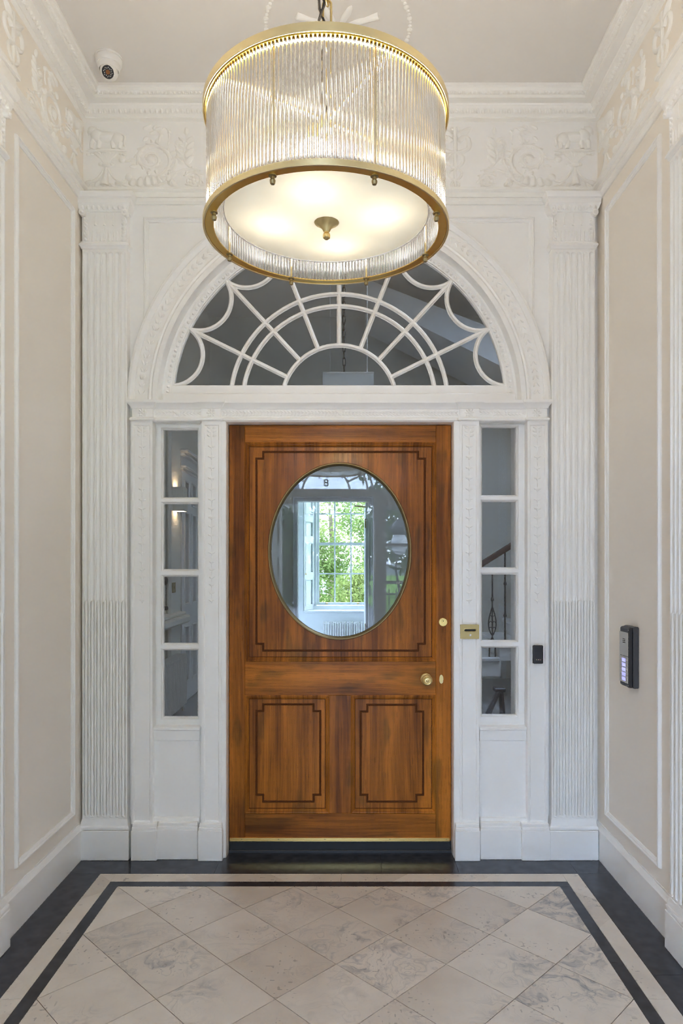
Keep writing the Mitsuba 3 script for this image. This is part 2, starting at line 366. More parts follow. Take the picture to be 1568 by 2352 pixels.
# ------------------------------------------------------------------ the frieze relief: motifs in metres, u to the right, v up, rising from the wall
FZ0, FZ1 = ARZ1, ZC - 0.112
K = S / 5.407                                             # metres in one step of the motif drawing below
def flat(m, depth):
    v = m.vertices.copy(); m = m.copy(); m.vertices = np.stack([v[:, 0], -v[:, 2] * depth, v[:, 1]], 1); return m
def tube2(pts, r, depth=0.9, sec=10):
    p = np.array(pts, float) * K; r = np.broadcast_to(np.array(r, float) * K, (len(p),))
    return flat(sweep_tube(np.c_[p, np.zeros(len(p))], r, sec), depth)
def spline(pts, n=24):
    from scipy.interpolate import splprep, splev
    p = np.array(pts, float); tck, _ = splprep(p.T, s=0, k=min(3, len(p) - 1)); return np.array(splev(np.linspace(0, 1, n), tck)).T
def leaf2(u, v, ang, L, W, depth=0.8):
    m = trimesh.creation.icosphere(subdivisions=2); q = m.vertices.copy()
    t = q[:, 0]; q[:, 1] *= (1 - 0.35 * t) * W / 2; q[:, 2] *= W / 2 * (0.75 + 0.35 * np.cos(q[:, 1] / W * 9)); q[:, 0] = (t + 1) / 2 * L
    c, s_ = math.cos(math.radians(ang)), math.sin(math.radians(ang))
    m.vertices = np.stack([(q[:, 0] * c - q[:, 1] * s_ + u) * K, (q[:, 0] * s_ + q[:, 1] * c + v) * K, q[:, 2] * K], 1)
    return flat(m, depth)
def ell2(u, v, a, b, ang=0, depth=0.75, h=None):
    m = trimesh.creation.icosphere(subdivisions=2); q = m.vertices * [a, b, h or min(a, b)]
    c, s_ = math.cos(math.radians(ang)), math.sin(math.radians(ang))
    m.vertices = np.stack([(q[:, 0] * c - q[:, 1] * s_ + u) * K, (q[:, 0] * s_ + q[:, 1] * c + v) * K, q[:, 2] * K], 1)
    return flat(m, depth)
def spiral(u, v, r0, r1, a0, a1, n=60):
    a = np.radians(np.linspace(a0, a1, n)); r = r0 * (r1 / r0) ** np.linspace(0, 1, n)
    return np.stack([u + r * np.cos(a), v + r * np.sin(a)], 1)
H = 1030.0                                                # v = H - (row of the drawing)
def V(r): return H - r
def m_lion():
    o = [ell2(280, V(235), 175, 78), ell2(150, V(215), 85, 92), ell2(90, V(140), 62, 68, h=70), ell2(60, V(165), 40, 32), ell2(395, V(260), 80, 95), ell2(62, V(100), 22, 22), ell2(120, V(90), 20, 22)]
    for a in range(0, 360, 36): o.append(leaf2(105 + 45 * math.cos(math.radians(a)), V(150) + 45 * math.sin(math.radians(a)), a, 45, 28))
    o += [tube2([(120, V(260)), (80, V(310)), (75, V(405))], [40, 30, 24]), tube2([(175, V(280)), (165, V(340)), (160, V(405))], [36, 28, 24]),
          tube2([(400, V(290)), (440, V(340)), (425, V(405))], [58, 36, 24]), tube2([(360, V(290)), (345, V(350)), (350, V(405))], [48, 34, 24]), tube2(spline([(450, V(190)), (495, V(240)), (480, V(310)), (500, V(370))]), [14])]
    return cat(o)
def m_urn():
    o = [ell2(260, V(438), 262, 26, h=46)]
    for k in range(11):
        t = (k - 5) / 5.0
        o += [ell2(260 + t * 225, V(478) + 22 * (1 - t * t) - 14, 26, 20, h=30), tube2([(260 + t * 130, V(480)), (260 + t * 60, V(560)), (260 + t * 30, V(620))], [20, 13, 8])]
    o += [ell2(260, V(650), 62, 34, h=40), ell2(192, V(640), 34, 28), ell2(330, V(640), 34, 28), tube2([(260, V(690)), (250, V(800)), (240, V(960))], [22, 34, 60]),
          tube2(spline([(230, V(700)), (190, V(800)), (110, V(880)), (20, V(905))]), np.linspace(16, 20, 24)), tube2(spline([(275, V(700)), (330, V(800)), (420, V(890)), (500, V(890)), (510, V(850))]), np.linspace(16, 18, 24))]
    for u, r, a in ((120, 925, 215), (175, 890, 235), (240, 940, 268), (310, 920, 300), (370, 905, 325), (90, 900, 190)): o.append(leaf2(u, V(r), a, 105, 66))
    o.append(ell2(545, V(840), 48, 56))
    return cat(o)
def m_scroll():
    c = spiral(820, V(560), 285, 70, -70, 520, 90)
    o = [tube2(c, np.linspace(30, 16, 90)), ell2(820, V(560), 58, 62, h=44)]
    for a in range(0, 360, 60): o.append(ell2(820 + 48 * math.cos(math.radians(a)), V(560) + 48 * math.sin(math.radians(a)), 22, 22))
    for k in range(4, 62, 5):
        d = c[k + 1] - c[k - 1]; a = math.degrees(math.atan2(d[1], d[0]))
        o.append(leaf2(c[k][0], c[k][1], a - 38, 95 - k * 0.6, 62 - k * 0.4))
        if k % 2 == 0: o.append(leaf2(c[k][0], c[k][1], a + 42, 70 - k * 0.5, 40 - k * 0.25))
    o += [tube2(spline([(610, V(560)), (560, V(580)), (500, V(590)), (455, V(560))]), [20]), ell2(465, V(565), 50, 48)]
    return cat(o)
def m_acanthus():
    o = [tube2(spline([(400, V(920)), (560, V(985)), (740, V(1005)), (900, V(960)), (1020, V(890))]), np.linspace(10, 22, 24))]
    for u, r, a, L in ((560, 960, 60, 120), (660, 975, 75, 150), (770, 975, 88, 165), (870, 960, 100, 150), (960, 930, 118, 130), (1000, 900, 140, 100)): o.append(leaf2(u, V(r), a, L, 92))
    o += [leaf2(1060, V(960), 70, 110, 90), leaf2(1120, V(985), 110, 100, 80), leaf2(640, V(660), 190, 90, 60), leaf2(800, V(735), 260, 70, 60), leaf2(880, V(720), 280, 60, 50)]
    return cat(o)
def m_palm():
    st = spline([(1025, V(890)), (1120, V(760)), (1330, V(700)), (1230, V(470)), (1270, V(230)), (1255, V(170))], 40)
    o = [tube2(spline([(1330, V(690)), (1230, V(470)), (1270, V(230)), (1260, V(160))]), np.linspace(20, 9, 24)), tube2(spline([(1020, V(890)), (1130, V(640)), (1140, V(380)), (1120, V(340))]), np.linspace(26, 12, 24))]
    for r, s_ in ((250, 0.8), (350, 1.0), (460, 1.1), (570, 1.15)):
        o += [leaf2(1265 - (r > 400) * 20, V(r + 60), 48, 150 * s_, 76 * s_), leaf2(1240 - (r > 400) * 10, V(r + 60), 132, 135 * s_, 70 * s_)]
    o.append(leaf2(1262, V(190), 88, 110, 60))
    for r in (420, 520, 620, 720): o.append(leaf2(1130, V(r + 30), 205, 95, 62))
    o.append(ell2(1165, V(320), 48, 42))
    return cat(o)
def m_small_scroll():
    c = spiral(1350, V(880), 125, 60, 150, -280, 60)
    o = [tube2(c, np.linspace(18, 11, 60)), tube2(spline([(1040, V(860)), (1160, V(750)), (1330, V(705)), (1440, V(740))]), np.linspace(16, 12, 24)), ell2(1350, V(880), 30, 30, h=36)]
    for a in range(0, 360, 72): o.append(ell2(1350 + 42 * math.cos(math.radians(a)), V(880) + 42 * math.sin(math.radians(a)), 30, 24, a))
    for k in range(2, 44, 6):
        d = c[k + 1] - c[k - 1]; a = math.degrees(math.atan2(d[1], d[0])); o.append(leaf2(c[k][0], c[k][1], a + 40, 62, 42))
    for a in (40, 70, 110, 150): o.append(leaf2(1060, V(840), a - 10, 110, 44))
    return cat(o)
def m_sprig():
    o = [tube2(spline([(1030, V(340)), (1050, V(220)), (1000, V(90)), (940, V(140)), (830, V(180))]), np.linspace(14, 7, 24))]
    for u, r, a, L in ((720, 110, 30, 120), (800, 180, 20, 140), (850, 120, 60, 90), (900, 130, 300, 100), (960, 90, 200, 110), (960, 180, 250, 140), (780, 220, 230, 90), (1050, 180, 80, 60), (890, 330, 80, 80), (850, 320, 120, 60)): o.append(leaf2(u, V(r), a, L, 58))
    return cat(o)
def m_caduceus():
    o = [tube2([(1757, V(90)), (1757, V(700)), (1757, V(1000))], [30, 22, 12]), leaf2(1782, V(230), 40, 230, 100), leaf2(1732, V(230), 140, 230, 100), ell2(1797, V(110), 26, 30), ell2(1717, V(110), 26, 30)]
    for s_ in (1, -1):
        p = [(1757 + s_ * w, V(r)) for w, r in ((40, 300), (150, 250), (165, 400), (0, 470), (-100, 540), (-80, 640), (0, 700), (80, 760), (60, 840), (0, 880), (-50, 930), (-30, 990))]
        o.append(tube2(spline(p, 50), np.linspace(34, 12, 50)))
    return cat(o)
MOTIFS = [('lion', m_lion()), ('urn', m_urn()), ('scroll', m_scroll()), ('acanthus', m_acanthus()), ('palm_branch', m_palm()), ('small_scroll', m_small_scroll()), ('leaf_sprig', m_sprig()), ('caduceus', m_caduceus())]
HALF = 1757 * K                                           # from the lion's end of a unit to its caduceus
def frieze_unit(wall, F, u0, flip, names=None):
    vs = (FZ1 - FZ0) / (H * K)
    for name, m in MOTIFS:
        if names and name not in names: continue
        q = m.copy(); v = q.vertices.copy()
        v[:, 0] = u0 - v[:, 0] if flip else u0 + v[:, 0]; v[:, 2] = FZ0 + v[:, 2] * vs
        q.vertices = v
        if flip: q.invert()
        obj(wall + '__frieze__' + name, at(q, F), 'mat_plaster_white', 45)
frieze_unit('wall_back', FB, XL + 0.012, False)
frieze_unit('wall_back', FB, XR - 0.012, True)
MID = ('scroll', 'acanthus', 'palm_branch', 'small_scroll', 'leaf_sprig')
frieze_unit('wall_back', FB, XL + 0.012 + 2 * HALF, True, MID)
frieze_unit('wall_back', FB, XR - 0.012 - 2 * HALF, False, MID)
NOC = [n_ for n_, _ in MOTIFS if n_ != 'caduceus']
for wl, F, sg in (('wall_left', FL, 1), ('wall_right', FR, -1)):
    e = sg * (YB - 0.015)
    frieze_unit(wl, F, e, sg > 0)
    frieze_unit(wl, F, e - sg * 2 * HALF, sg < 0, NOC)
    frieze_unit(wl, F, e - sg * 2 * HALF, sg > 0)

# ------------------------------------------------------------------ fluted pilasters
def pilaster(wall, F, x0, x1, out, zt, base=True):
    """local frame of the wall; shaft from x0 to x1, its face 'out' metres before the wall, capital under zt"""
    nm = 'pilaster'; q = 1
    while any(s_.startswith(wall + '__' + nm + '__') for s_ in scene): nm = 'pilaster_%03d' % q; q += 1
    key = wall + '__' + nm + '__'
    w = x1 - x0; zs0, zs1 = 0.196, zt - 0.268
    man = to_man(cbx(x0, x1, -out, 0.02, zs0, zs1, 0.002))
    n, p = 7, w / 7.25; r = p * 0.40
    fl, cab = [], []
    for i in range(n):
        c = x0 + w / 2 + (i - 3) * p
        s1 = m3.Manifold.sphere(r, 16).translate([c, -out - 0.002, zs0 + 0.016 + r]); s2 = m3.Manifold.sphere(r, 16).translate([c, -out - 0.002, zs1 - 0.012 - r])
        fl.append(m3.Manifold.batch_hull([s1, s2]))
        cab.append(sweep_tube([(c, -out + 0.004, zs0 + 0.02), (c, -out + 0.004, 1.265), (c, -out + 0.007, 1.272)], [r * 0.62, r * 0.62, r * 0.2], 8))
        cab.append(sph((c, -out + 0.002, zs0 + 0.016), r * 0.8, 1, (1, 0.7, 0.7)))
    man = man - m3.Manifold.batch_boolean(fl, m3.OpType.Add)
    obj(key + 'shaft', at(to_tm(man), F), 'mat_trim_white', 40)
    obj(key + 'cabling', at(cat(cab), F), 'mat_trim_white', 50)
    def ring(prof, z):                                     # a moulding around the three free sides
        pth = [(x1, 0.01, z), (x1, -out, z), (x0, -out, z), (x0, 0.01, z)]
        return sweep(pth, prof, (0, 0, 1))
    obj(key + 'base', at(cat([bx(x0, x1, -out, 0.01, 0.146, 0.20), ring([(0, 0), (0.0105, 0), (0.012, 0.008), (0.010, 0.016), (0.006, 0.020), (0.004, 0.034), (0.001, 0.05), (0, 0.05)], 0.148)]), F), 'mat_trim_white', 35)
    obj(key + 'plinth', at(cbx(x0 - 0.012, x1 + 0.012, -out - 0.014, 0.01, 0, 0.146, 0.003), F), 'mat_trim_white')
    obj(key + 'astragal', at(cat([bx(x0, x1, -out, 0.01, zs1 - 0.002, zt - 0.08), ring([(0, 0), (0.004, 0.002), (0.006, 0.010), (0.012, 0.016), (0.012, 0.024), (0.006, 0.030), (0.005, 0.036), (0, 0.038)], zs1)]), F), 'mat_trim_white', 35)
    # capital: husk drops, ribs, corner leaves and volutes
    zc0, zc1 = zs1 + 0.04, zt - 0.082
    o = []
    for i in range(-1, 2):
        c = x0 + w / 2 + i * w * 0.20
        o += [sweep_tube([(c, -out, zc1 - 0.012), (c, -out, zc0 + 0.085)], [0.0022, 0.0022], 6), sph((c, -out, zc0 + 0.080), 0.008, 1, (1, 0.6, 0.8))]
    for i in range(9):
        c = x0 + 0.03 + i * (w - 0.06) / 8; o.append(sweep_tube([(c, -out + 0.001, zc0), (c, -out, zc0 + 0.045), (c, -out + 0.001, zc0 + 0.062 - 0.01 * (i % 2))], [0.006, 0.005, 0.002], 6))
    obj(key + 'capital', at(cat(o), F), 'mat_trim_white', 45)
    for c, sg in ((x0 + 0.012, 1), (x1 - 0.012, -1)):
        o = [cyl((c - sg * 0.006, -out - 0.020, zc1 - 0.012), (c - sg * 0.006, -out + 0.004, zc1 - 0.012), 0.016, 16), sph((c - sg * 0.006, -out - 0.020, zc1 - 0.012), 0.008, 1)]
        for z in np.linspace(zc0 + 0.008, zc1 - 0.04, 6): o.append(at(sph((0, 0, 0), 1, 1, (0.013, 0.007, 0.008)), rot([0, 1, 0], 35 * sg), (c + sg * 0.004, -out, z)))
        o.append(sweep_tube([(c, -out, zc0), (c, -out - 0.003, zc1 - 0.03)], [0.004, 0.005], 6))
        obj(key + 'volute', at(cat(o), F), 'mat_trim_white', 45)
    obj(key + 'abacus', at(cat([bx(x0, x1, -out, 0.01, zt - 0.09, zt), ring([(0, 0), (0.006, 0), (0.016, 0.020), (0.020, 0.034), (0.022, 0.036), (0.022, 0.058), (0.030, 0.062), (0.038, 0.078), (0.038, 0.086), (0, 0.086)], zt - 0.086)]), F), 'mat_trim_white', 35)
    n = 9; eg = []
    for i in range(n):
        c = x0 - 0.004 + (i + 0.5) * (w + 0.008) / n; eg.append(sph((c, -out - 0.011, zt - 0.068), 1, 1, (0.0095, 0.010, 0.013)))
        eg.append(sph((c + (w + 0.008) / n / 2, -out - 0.010, zt - 0.068), 1, 0, (0.002, 0.008, 0.013)))
    stuff(key + 'egg_band', at(cat(eg), F), 'mat_trim_white', 50)
PT = Z(443, 3.335)
for a, b in ((189, 292), (1266, 1366)): pilaster('wall_back', FB, X(a, 3.355), X(b, 3.355), 0.048, PT)
for wl, F, sg in (('wall_left', FL, 1), ('wall_right', FR, -1)):
    for y0 in (2.34, -0.55):
        a, b = sorted((sg * y0, sg * (y0 + 0.235))); pilaster(wl, F, a, b, 0.028, 3.238)
    # entablature blocks over the side pilasters
    for y0 in (2.31, -0.58):
        a, b = sorted((sg * y0, sg * (y0 + 0.295)))
        obj(wl + '__entablature_block', at(cat([cbx(a, b, -0.056, 0, ARZ0, ARZ1 - 0.012), cbx(a - 0.012, b + 0.012, -0.068, 0, ARZ1 - 0.014, ARZ1 + 0.004)]), F), 'mat_plaster_white')

# ------------------------------------------------------------------ panel mouldings and skirtings
pm = [(0, 0), (0.0, 0.006), (0.004, 0.013), (0.010, 0.015), (0.014, 0.010), (0.018, 0.010), (0.022, 0.006), (0.026, 0.004), (0.026, 0)]
def rect_path(x0, x1, z0, z1, y=0.0): return [(x0, y, z0), (x1, y, z0), (x1, y, z1), (x0, y, z1)]
for wl, F, sg in (('wall_left', FL, 1), ('wall_right', FR, -1)):
    for ya, yb in ((2.70, 3.275), (0.02, 2.22)):
        a, b = sorted((sg * ya, sg * yb))
        obj(wl + '__panel_moulding', at(sweep(rect_path(a, b, 0.245, 3.155), pm, OUT, True), F), 'mat_trim_white', 30)
skirt = [(0, 0), (0.0125, 0), (0.0125, 0.142), (0.0155, 0.144), (0.0155, 0.150), (0.010, 0.156), (0.006, 0.168), (0.003, 0.172), (0.003, 0.178), (0, 0.178)]
struct('baseboard_left', 'tall white skirting along the left wall above the black border', 'baseboard')
obj('baseboard_left__board', sweep([(XL, YB, 0), (XL, YF, 0)], skirt, (0, 0, 1)), 'mat_trim_white', 30)
struct('baseboard_right', 'tall white skirting along the right wall above the black border', 'baseboard')
obj('baseboard_right__board', sweep([(XR, YF, 0), (XR, YB, 0)], skirt, (0, 0, 1)), 'mat_trim_white', 30)
struct('baseboard_back', 'white skirting blocks at the foot of the door surround', 'baseboard')
for a, b, o in ((300, 359, 0.064), (359, 454, 0.050), (454, 510, 0.068), (1045, 1103, 0.068), (1103, 1198, 0.050), (1198, 1264, 0.064)):
    x0, x1 = X(a, YB - o), X(b, YB - o)
    obj('baseboard_back__block', cat([cbx(x0, x1, YB - o, YB + 0.01, 0, 0.147, 0.002), cbx(x0 + 0.002, x1 - 0.002, YB - o + 0.004, YB + 0.01, 0.145, 0.162, 0.003), cbx(x0 + 0.004, x1 - 0.004, YB - o + 0.010, YB + 0.01, 0.16, 0.178, 0.003)]), 'mat_trim_white')
# spandrel frames above the arch
for i, (a, b) in enumerate(((330, 776), (780, 1226))):
    x0, x1 = X(a, YB), X(b, YB); zt = Z(500, YB)
    R = 1.052; c = (ARC_X, ARC_Z)
    p = [(x0, c[1] + math.sqrt(max(0, R * R - (x0 - c[0]) ** 2)) - 0.02), (x0, zt)] if i == 0 else [(x1, c[1] + math.sqrt(max(0, R * R - (x1 - c[0]) ** 2)) - 0.02), (x1, zt)]
    p.append((x1, zt) if i == 0 else (x0, zt))
    m = sweep([(u, YB, v) for u, v in p], [((-a_) if i == 0 else a_, b_) for a_, b_ in pm], OUT)
    obj('wall_back__spandrel_moulding', m, 'mat_trim_white', 30)

# ------------------------------------------------------------------ arch surround (trim_3)
struct('trim_3', 'wide white moulded arch around the fanlight with carved leaf band', 'arch moulding')
def ringprof(prof): return [(-(r - 0.90), o) for r, o in prof]
apath = arc(ARC_X, ARC_Z, 0.90, 0, 180, 91, YB)
# seen against N the left of a path that runs counter-clockwise is inward, so outward radii are negative
prof = [(1.048, 0), (1.048, 0.030), (1.040, 0.044), (1.030, 0.046), (1.018, 0.036), (1.012, 0.032), (1.010, 0.024), (0.948, 0.024), (0.944, 0.034), (0.936, 0.038), (0.928, 0.034), (0.924, 0.028), (0.922, 0.036), (0.898, 0.036), (0.896, 0.0), (0.892, -0.012), (0.892, -0.06), (0.93, -0.06), (0.93, 0)]
obj('trim_3__archivolt', sweep(apath, ringprof(prof), OUT), 'mat_trim_white', 25)
prof = [(0.895, -0.022), (0.880, -0.022), (0.876, -0.026), (0.858, -0.040), (0.853, -0.042), (0.851, -0.050), (0.848, -0.052), (0.848, -0.075), (0.895, -0.075)]
obj('trim_3__inner_ovolo', sweep(apath, ringprof(prof), OUT), 'mat_trim_white', 25)
lv = []
for k, a in enumerate(np.linspace(3, 177, 84)):
    for s_, rr in ((1, 0.988), (-1, 0.970)):
        m = at(sph((0, 0, 0), 1, 1, (0.013, 0.006, 0.0055)), rot([0, 1, 0], -(a + 90 + 28 * s_)))
        lv.append(at(m, None, (ARC_X + rr * math.cos(math.radians(a)), YB - 0.024, ARC_Z + rr * math.sin(math.radians(a)))))
stuff('trim_3__leaf_band', cat(lv), 'mat_trim_white', 50)
eg = []
for a in np.linspace(1, 179, 104):
    m = at(sph((0, 0, 0), 1, 1, (0.0095, 0.008, 0.0085)), rot([0, 1, 0], -a)); rr = 0.866
    eg.append(at(m, None, (ARC_X + rr * math.cos(math.radians(a)), YB + 0.034, ARC_Z + rr * math.sin(math.radians(a)))))
stuff('trim_3__egg_band', cat(eg), 'mat_trim_white', 50)

# ------------------------------------------------------------------ fanlight (window_1)
struct('window_1', 'half-round fanlight with curved white glazing bars over the mahogany door', 'window')
YG = YB + 0.062
GR = 382 * 3.44 / FPX
gx, gz = X(778.5, 3.45), Z(924, 3.45)
zb = Z(884, 3.44)
fr = [(-(0.895 - 0.89), 0.0)]
prof = [(0.875, -0.048), (GR + 0.004, -0.048), (GR, -0.052), (GR, -0.075), (0.875, -0.075)]
obj('window_1__frame', sweep(arc(gx, gz, 0.85, -2.5, 182.5, 91, YB), [(-(r - 0.85), o) for r, o in prof], OUT), 'mat_trim_white', 25)
obj('window_1__bottom_rail', cat([cbx(gx - 0.86, gx + 0.86, YB + 0.045, YB + 0.075, zb - 0.048, zb, 0.003), cbx(gx - 0.885, gx + 0.885, YB + 0.012, YB + 0.075, ARC_Z - 0.03, zb - 0.047, 0.006)]), 'mat_trim_white')
bar = [(-0.0115, 0), (-0.0115, 0.004), (-0.009, 0.006), (-0.0075, 0.012), (-0.004, 0.017), (0.004, 0.017), (0.0075, 0.012), (0.009, 0.006), (0.0115, 0.004), (0.0115, 0)]
def barsweep(path): return sweep([(x, YG, z) for x, z in path], bar, OUT)
PXM = 3.45 / FPX
def circ(cx, cz, r, a0, a1, n): a = np.radians(np.linspace(a0, a1, n)); return np.stack([cx + r * np.cos(a), cz + r * np.sin(a)], 1)
rads = [132 * PXM, 222 * PXM, 250 * PXM]
def a_low(r): return math.degrees(math.asin(min(1, (zb - gz) / r)))
for r in rads:
    a0 = a_low(r) - 0.5
    obj('window_1__curved_bar', barsweep(circ(gx, gz, r, a0, 180 - a0, 49)), 'mat_trim_white', 30)
spokes = [26.2, 47.2, 68.6, 90, 111.4, 132.8, 153.8]
for a in spokes:
    d = np.array([math.cos(math.radians(a)), math.sin(math.radians(a))]); c = np.array([gx, gz])
    obj('window_1__radial_bar', barsweep([c + d * (132 * PXM), c + d * (GR + 0.004)]), 'mat_trim_white', 30)
cusps = [a_low(GR), *spokes, 180 - a_low(GR)]
for a, b in zip(cusps[:-1], cusps[1:]):
    p = np.array([gx + GR * math.cos(math.radians(a)), gz + GR * math.sin(math.radians(a))]); q = np.array([gx + GR * math.cos(math.radians(b)), gz + GR * math.sin(math.radians(b))])
    half, mid = np.linalg.norm(q - p) / 2, (p + q) / 2; sag = 0.68 * half; R = (half * half + sag * sag) / (2 * sag)
    nrm = (np.array([gx, gz]) - mid); nrm /= np.linalg.norm(nrm); c = mid - nrm * (R - sag)
    a0, a1 = math.atan2(*(p - c)[::-1]), math.atan2(*(q - c)[::-1])
    am = math.atan2(nrm[1], nrm[0])
    d0, d1 = (a0 - am + math.pi) % (2 * math.pi) - math.pi, (a1 - am + math.pi) % (2 * math.pi) - math.pi
    t = np.linspace(d0, d1, 25) + am
    obj('window_1__scallop_bar', barsweep(np.stack([c[0] + R * np.cos(t), c[1] + R * np.sin(t)], 1)), 'mat_trim_white', 30)
def sheet(poly, Y):
    """a single glass sheet in an x-z polygon"""
    v, f = trimesh.creation.triangulate_polygon(poly, engine='earcut')
    return trimesh.Trimesh(np.stack([v[:, 0], np.full(len(v), Y), v[:, 1]], 1), f, process=False)
# panes: the wedges between spokes and rings
edges = [0, *rads, GR + 0.003]
lo = sbox(gx - 2, zb - 0.004, gx + 2, gz + 2)
def sector(r0, r1, a0, a1):
    n = 24; o = [(gx + r1 * math.cos(t), gz + r1 * math.sin(t)) for t in np.radians(np.linspace(a0, a1, n))]
    i = [(gx + r0 * math.cos(t), gz + r0 * math.sin(t)) for t in np.radians(np.linspace(a1, a0, n))] if r0 > 0 else [(gx, gz)]
    return Polygon(o + i).buffer(0)
obj('window_1__pane', sheet(sector(0, rads[0], 0, 180).intersection(lo), YG + 0.004), 'mat_pane')
for r0, r1 in zip(edges[1:-1], edges[2:]):
    for a, b in zip([0, *spokes], [*spokes, 180]):
        pl = sector(r0, r1, a, b).intersection(lo)
        if pl.area > 1e-4: obj('window_1__pane', sheet(pl, YG + 0.004), 'mat_pane')

# ------------------------------------------------------------------ door entablature (trim_4)
struct('trim_4', 'white carved lintel band over the door and sidelights', 'lintel moulding')
ZT, ZL = Z(918, 3.345), Z(967, 3.36)
def hprof(o): return [(0, ZL), (0.006 + o, ZL), (0.010 + o, ZL + 0.004), (0.010 + o, ZL + 0.012), (0.004 + o, ZL + 0.018), (o, ZL + 0.020), (o, ZT - 0.042), (0.004 + o, ZT - 0.040), (0.008 + o, ZT - 0.030), (0.018 + o, ZT - 0.018), (0.022 + o, ZT - 0.014), (0.022 + o, ZT), (0, ZT)]
xs = [X(302, 3.35), X(350, 3.35), X(461, 3.345), X(506, 3.345), X(1056, 3.345), X(1101, 3.345), X(1211, 3.35), X(1257, 3.35)]
pth, o0, o1 = [], 0.030, 0.044
pth += [(xs[0], YB + 0.0, 0), (xs[0], YB - o1, 0), (xs[1], YB - o1, 0), (xs[1], YB - o0, 0), (xs[2], YB - o0, 0), (xs[2], YB - o1, 0), (xs[3], YB - o1, 0), (xs[3], YB - o0, 0),
        (xs[4], YB - o0, 0), (xs[4], YB - o1, 0), (xs[5], YB - o1, 0), (xs[5], YB - o0, 0), (xs[6], YB - o0, 0), (xs[6], YB - o1, 0), (xs[7], YB - o1, 0), (xs[7], YB, 0)]
hp = [(-0.029, ZL)] + hprof(0)[1:-1] + [(-0.029, ZT)]
obj('trim_4__moulding', sweep(pth, [(-a, b) for a, b in hp], (0, 0, 1)), 'mat_trim_white', 30)
zmid = (ZL + 0.020 + ZT - 0.042) / 2
def flower(c, r, n=8):
    o = [sph(c, r * 0.3, 1, (1, 0.5, 1))]
    for k in range(n):
        a = 360 * k / n; o.append(at(at(sph((0, 0, 0), 1, 1, (r * 0.36, 0.005, r * 0.19)), None, (r * 0.62, 0, 0)), trimesh.transformations.translation_matrix(c) @ rot([0, 1, 0], a)))
    return cat(o)
for a, b in ((0, 1), (2, 3), (4, 5), (6, 7)):
    obj('trim_4__rosette', at(flower((0, 0, 0), 0.024), None, ((xs[a] + xs[b]) / 2, YB - o1, zmid)), 'mat_trim_white', 50)
for (a, b, big) in ((xs[1], xs[2], 0), (xs[3], xs[4], 1), (xs[5], xs[6], 0)):
    o = []; n = int((b - a - 0.02) / 0.0165); c0 = (a + b) / 2
    for k in range(n):
        u = a + 0.014 + k * (b - a - 0.028) / (n - 1); s_ = 1 if u < c0 else -1; q = 1.0 if big else 1 - 0.6 * abs(u - c0) / (b - c0)
        for w in (1, -1): o.append(at(sph((0, 0, 0), 1, 1, (0.011, 0.004, 0.0045 * q)), rot([0, 1, 0], 32 * w * s_), (u, YB - o0, zmid + w * 0.0075 * q)))
        if big: o.append(sph((u, YB - o0, zmid), 0.004, 0))
    o.append(sph((c0, YB - o0, zmid), 0.012, 1, (1.2, 0.5, 1)))
    stuff('trim_4__garland', cat(o), 'mat_trim_white', 50)

# ------------------------------------------------------------------ small pilasters beside the sidelights (trim_5 .. trim_8)
husk = cat([at(sph((0, 0, 0), 1, 1, (0.0105, 0.0035, 0.0042)), rot([0, 1, 0], 24), (-0.0085, 0, 0.003)), at(sph((0, 0, 0), 1, 1, (0.0105, 0.0035, 0.0042)), rot([0, 1, 0], -24), (0.0085, 0, 0.003)),
            sph((0, 0, -0.002), 1, 1, (0.004, 0.004, 0.010)), sph((0, 0, 0.024), 1, 0, (0.0022, 0.002, 0.016))])
husk_dict = mesh_dict(husk, 'mat_trim_white', 50)
cross = husk.copy(); cross.vertices = cross.vertices * [0.78, 0.8, 1]; cross_dict = mesh_dict(cross, 'mat_trim_white', 50)
tops = []
for z in (0.0, 0.021, 0.040):
    for s_ in (1, -1): tops.append(at(sph((0, 0, 0), 1, 1, (0.011, 0.004, 0.006)), rot([0, 1, 0], -32 * s_), (s_ * 0.014, 0, z)))
tops += [sph((0, 0, 0.0), 1, 1, (0.003, 0.003, 0.05)), sph((0, 0, 0.062), 1, 1, (0.004, 0.004, 0.012))]
top_dict = mesh_dict(cat(tops), 'mat_trim_white', 50)
names = ['outer left', 'inner left', 'inner right', 'outer right']
for i, (a, b) in enumerate(((301, 350), (463, 508), (1055, 1100), (1211, 1258))):
    k = struct('trim_%d' % (5 + i), ('white panelled strip with a husk garland, ' + ['beside the left pilaster', 'between left sidelight and door', 'between door and right sidelight carrying the brass bell plate', 'beside the right pilaster carrying the black card reader'][i]), 'door casing')
    Yf = YB - 0.040; x0, x1 = X(a, Yf), X(b, Yf); z0, z1 = 0.17, ZL + 0.004
    g = 0.011
    pan = sbox(x0, z0, x1, z1).difference(sbox(x0 + g, z0 + 0.012, x1 - g, z1 - 0.022))
    obj(k + '__casing', cat([bx(x0, x1, Yf + 0.005, YB + 0.01, z0, z1), wallpoly(pan, Yf, Yf + 0.0052), sweep(rect_path(x0 + g, x1 - g, z0 + 0.012, z1 - 0.022, Yf + 0.005), [(0, 0), (0, 0.005), (0.003, 0.003), (0.005, 0)], OUT, True)]), 'mat_trim_white')
    cx = (x0 + x1) / 2
    zz = Z(1000, Yf); scene[k + '__garland_top'] = {**top_dict, 'to_world': T().translate([cx, Yf + 0.005, zz])}
    ys = [1027, 1051, 1076, 1100, 1125, 1149, 1170, 1191, 1211, 1231, 1251, 1271, 1292, 1310, 1328, 1345, 1363, 1381]
    for j, y in enumerate(ys):
        obj(k + '__husk', {**(husk_dict if j < 12 else cross_dict), 'to_world': T().translate([cx, Yf + 0.005, Z(y, Yf)])}, None)

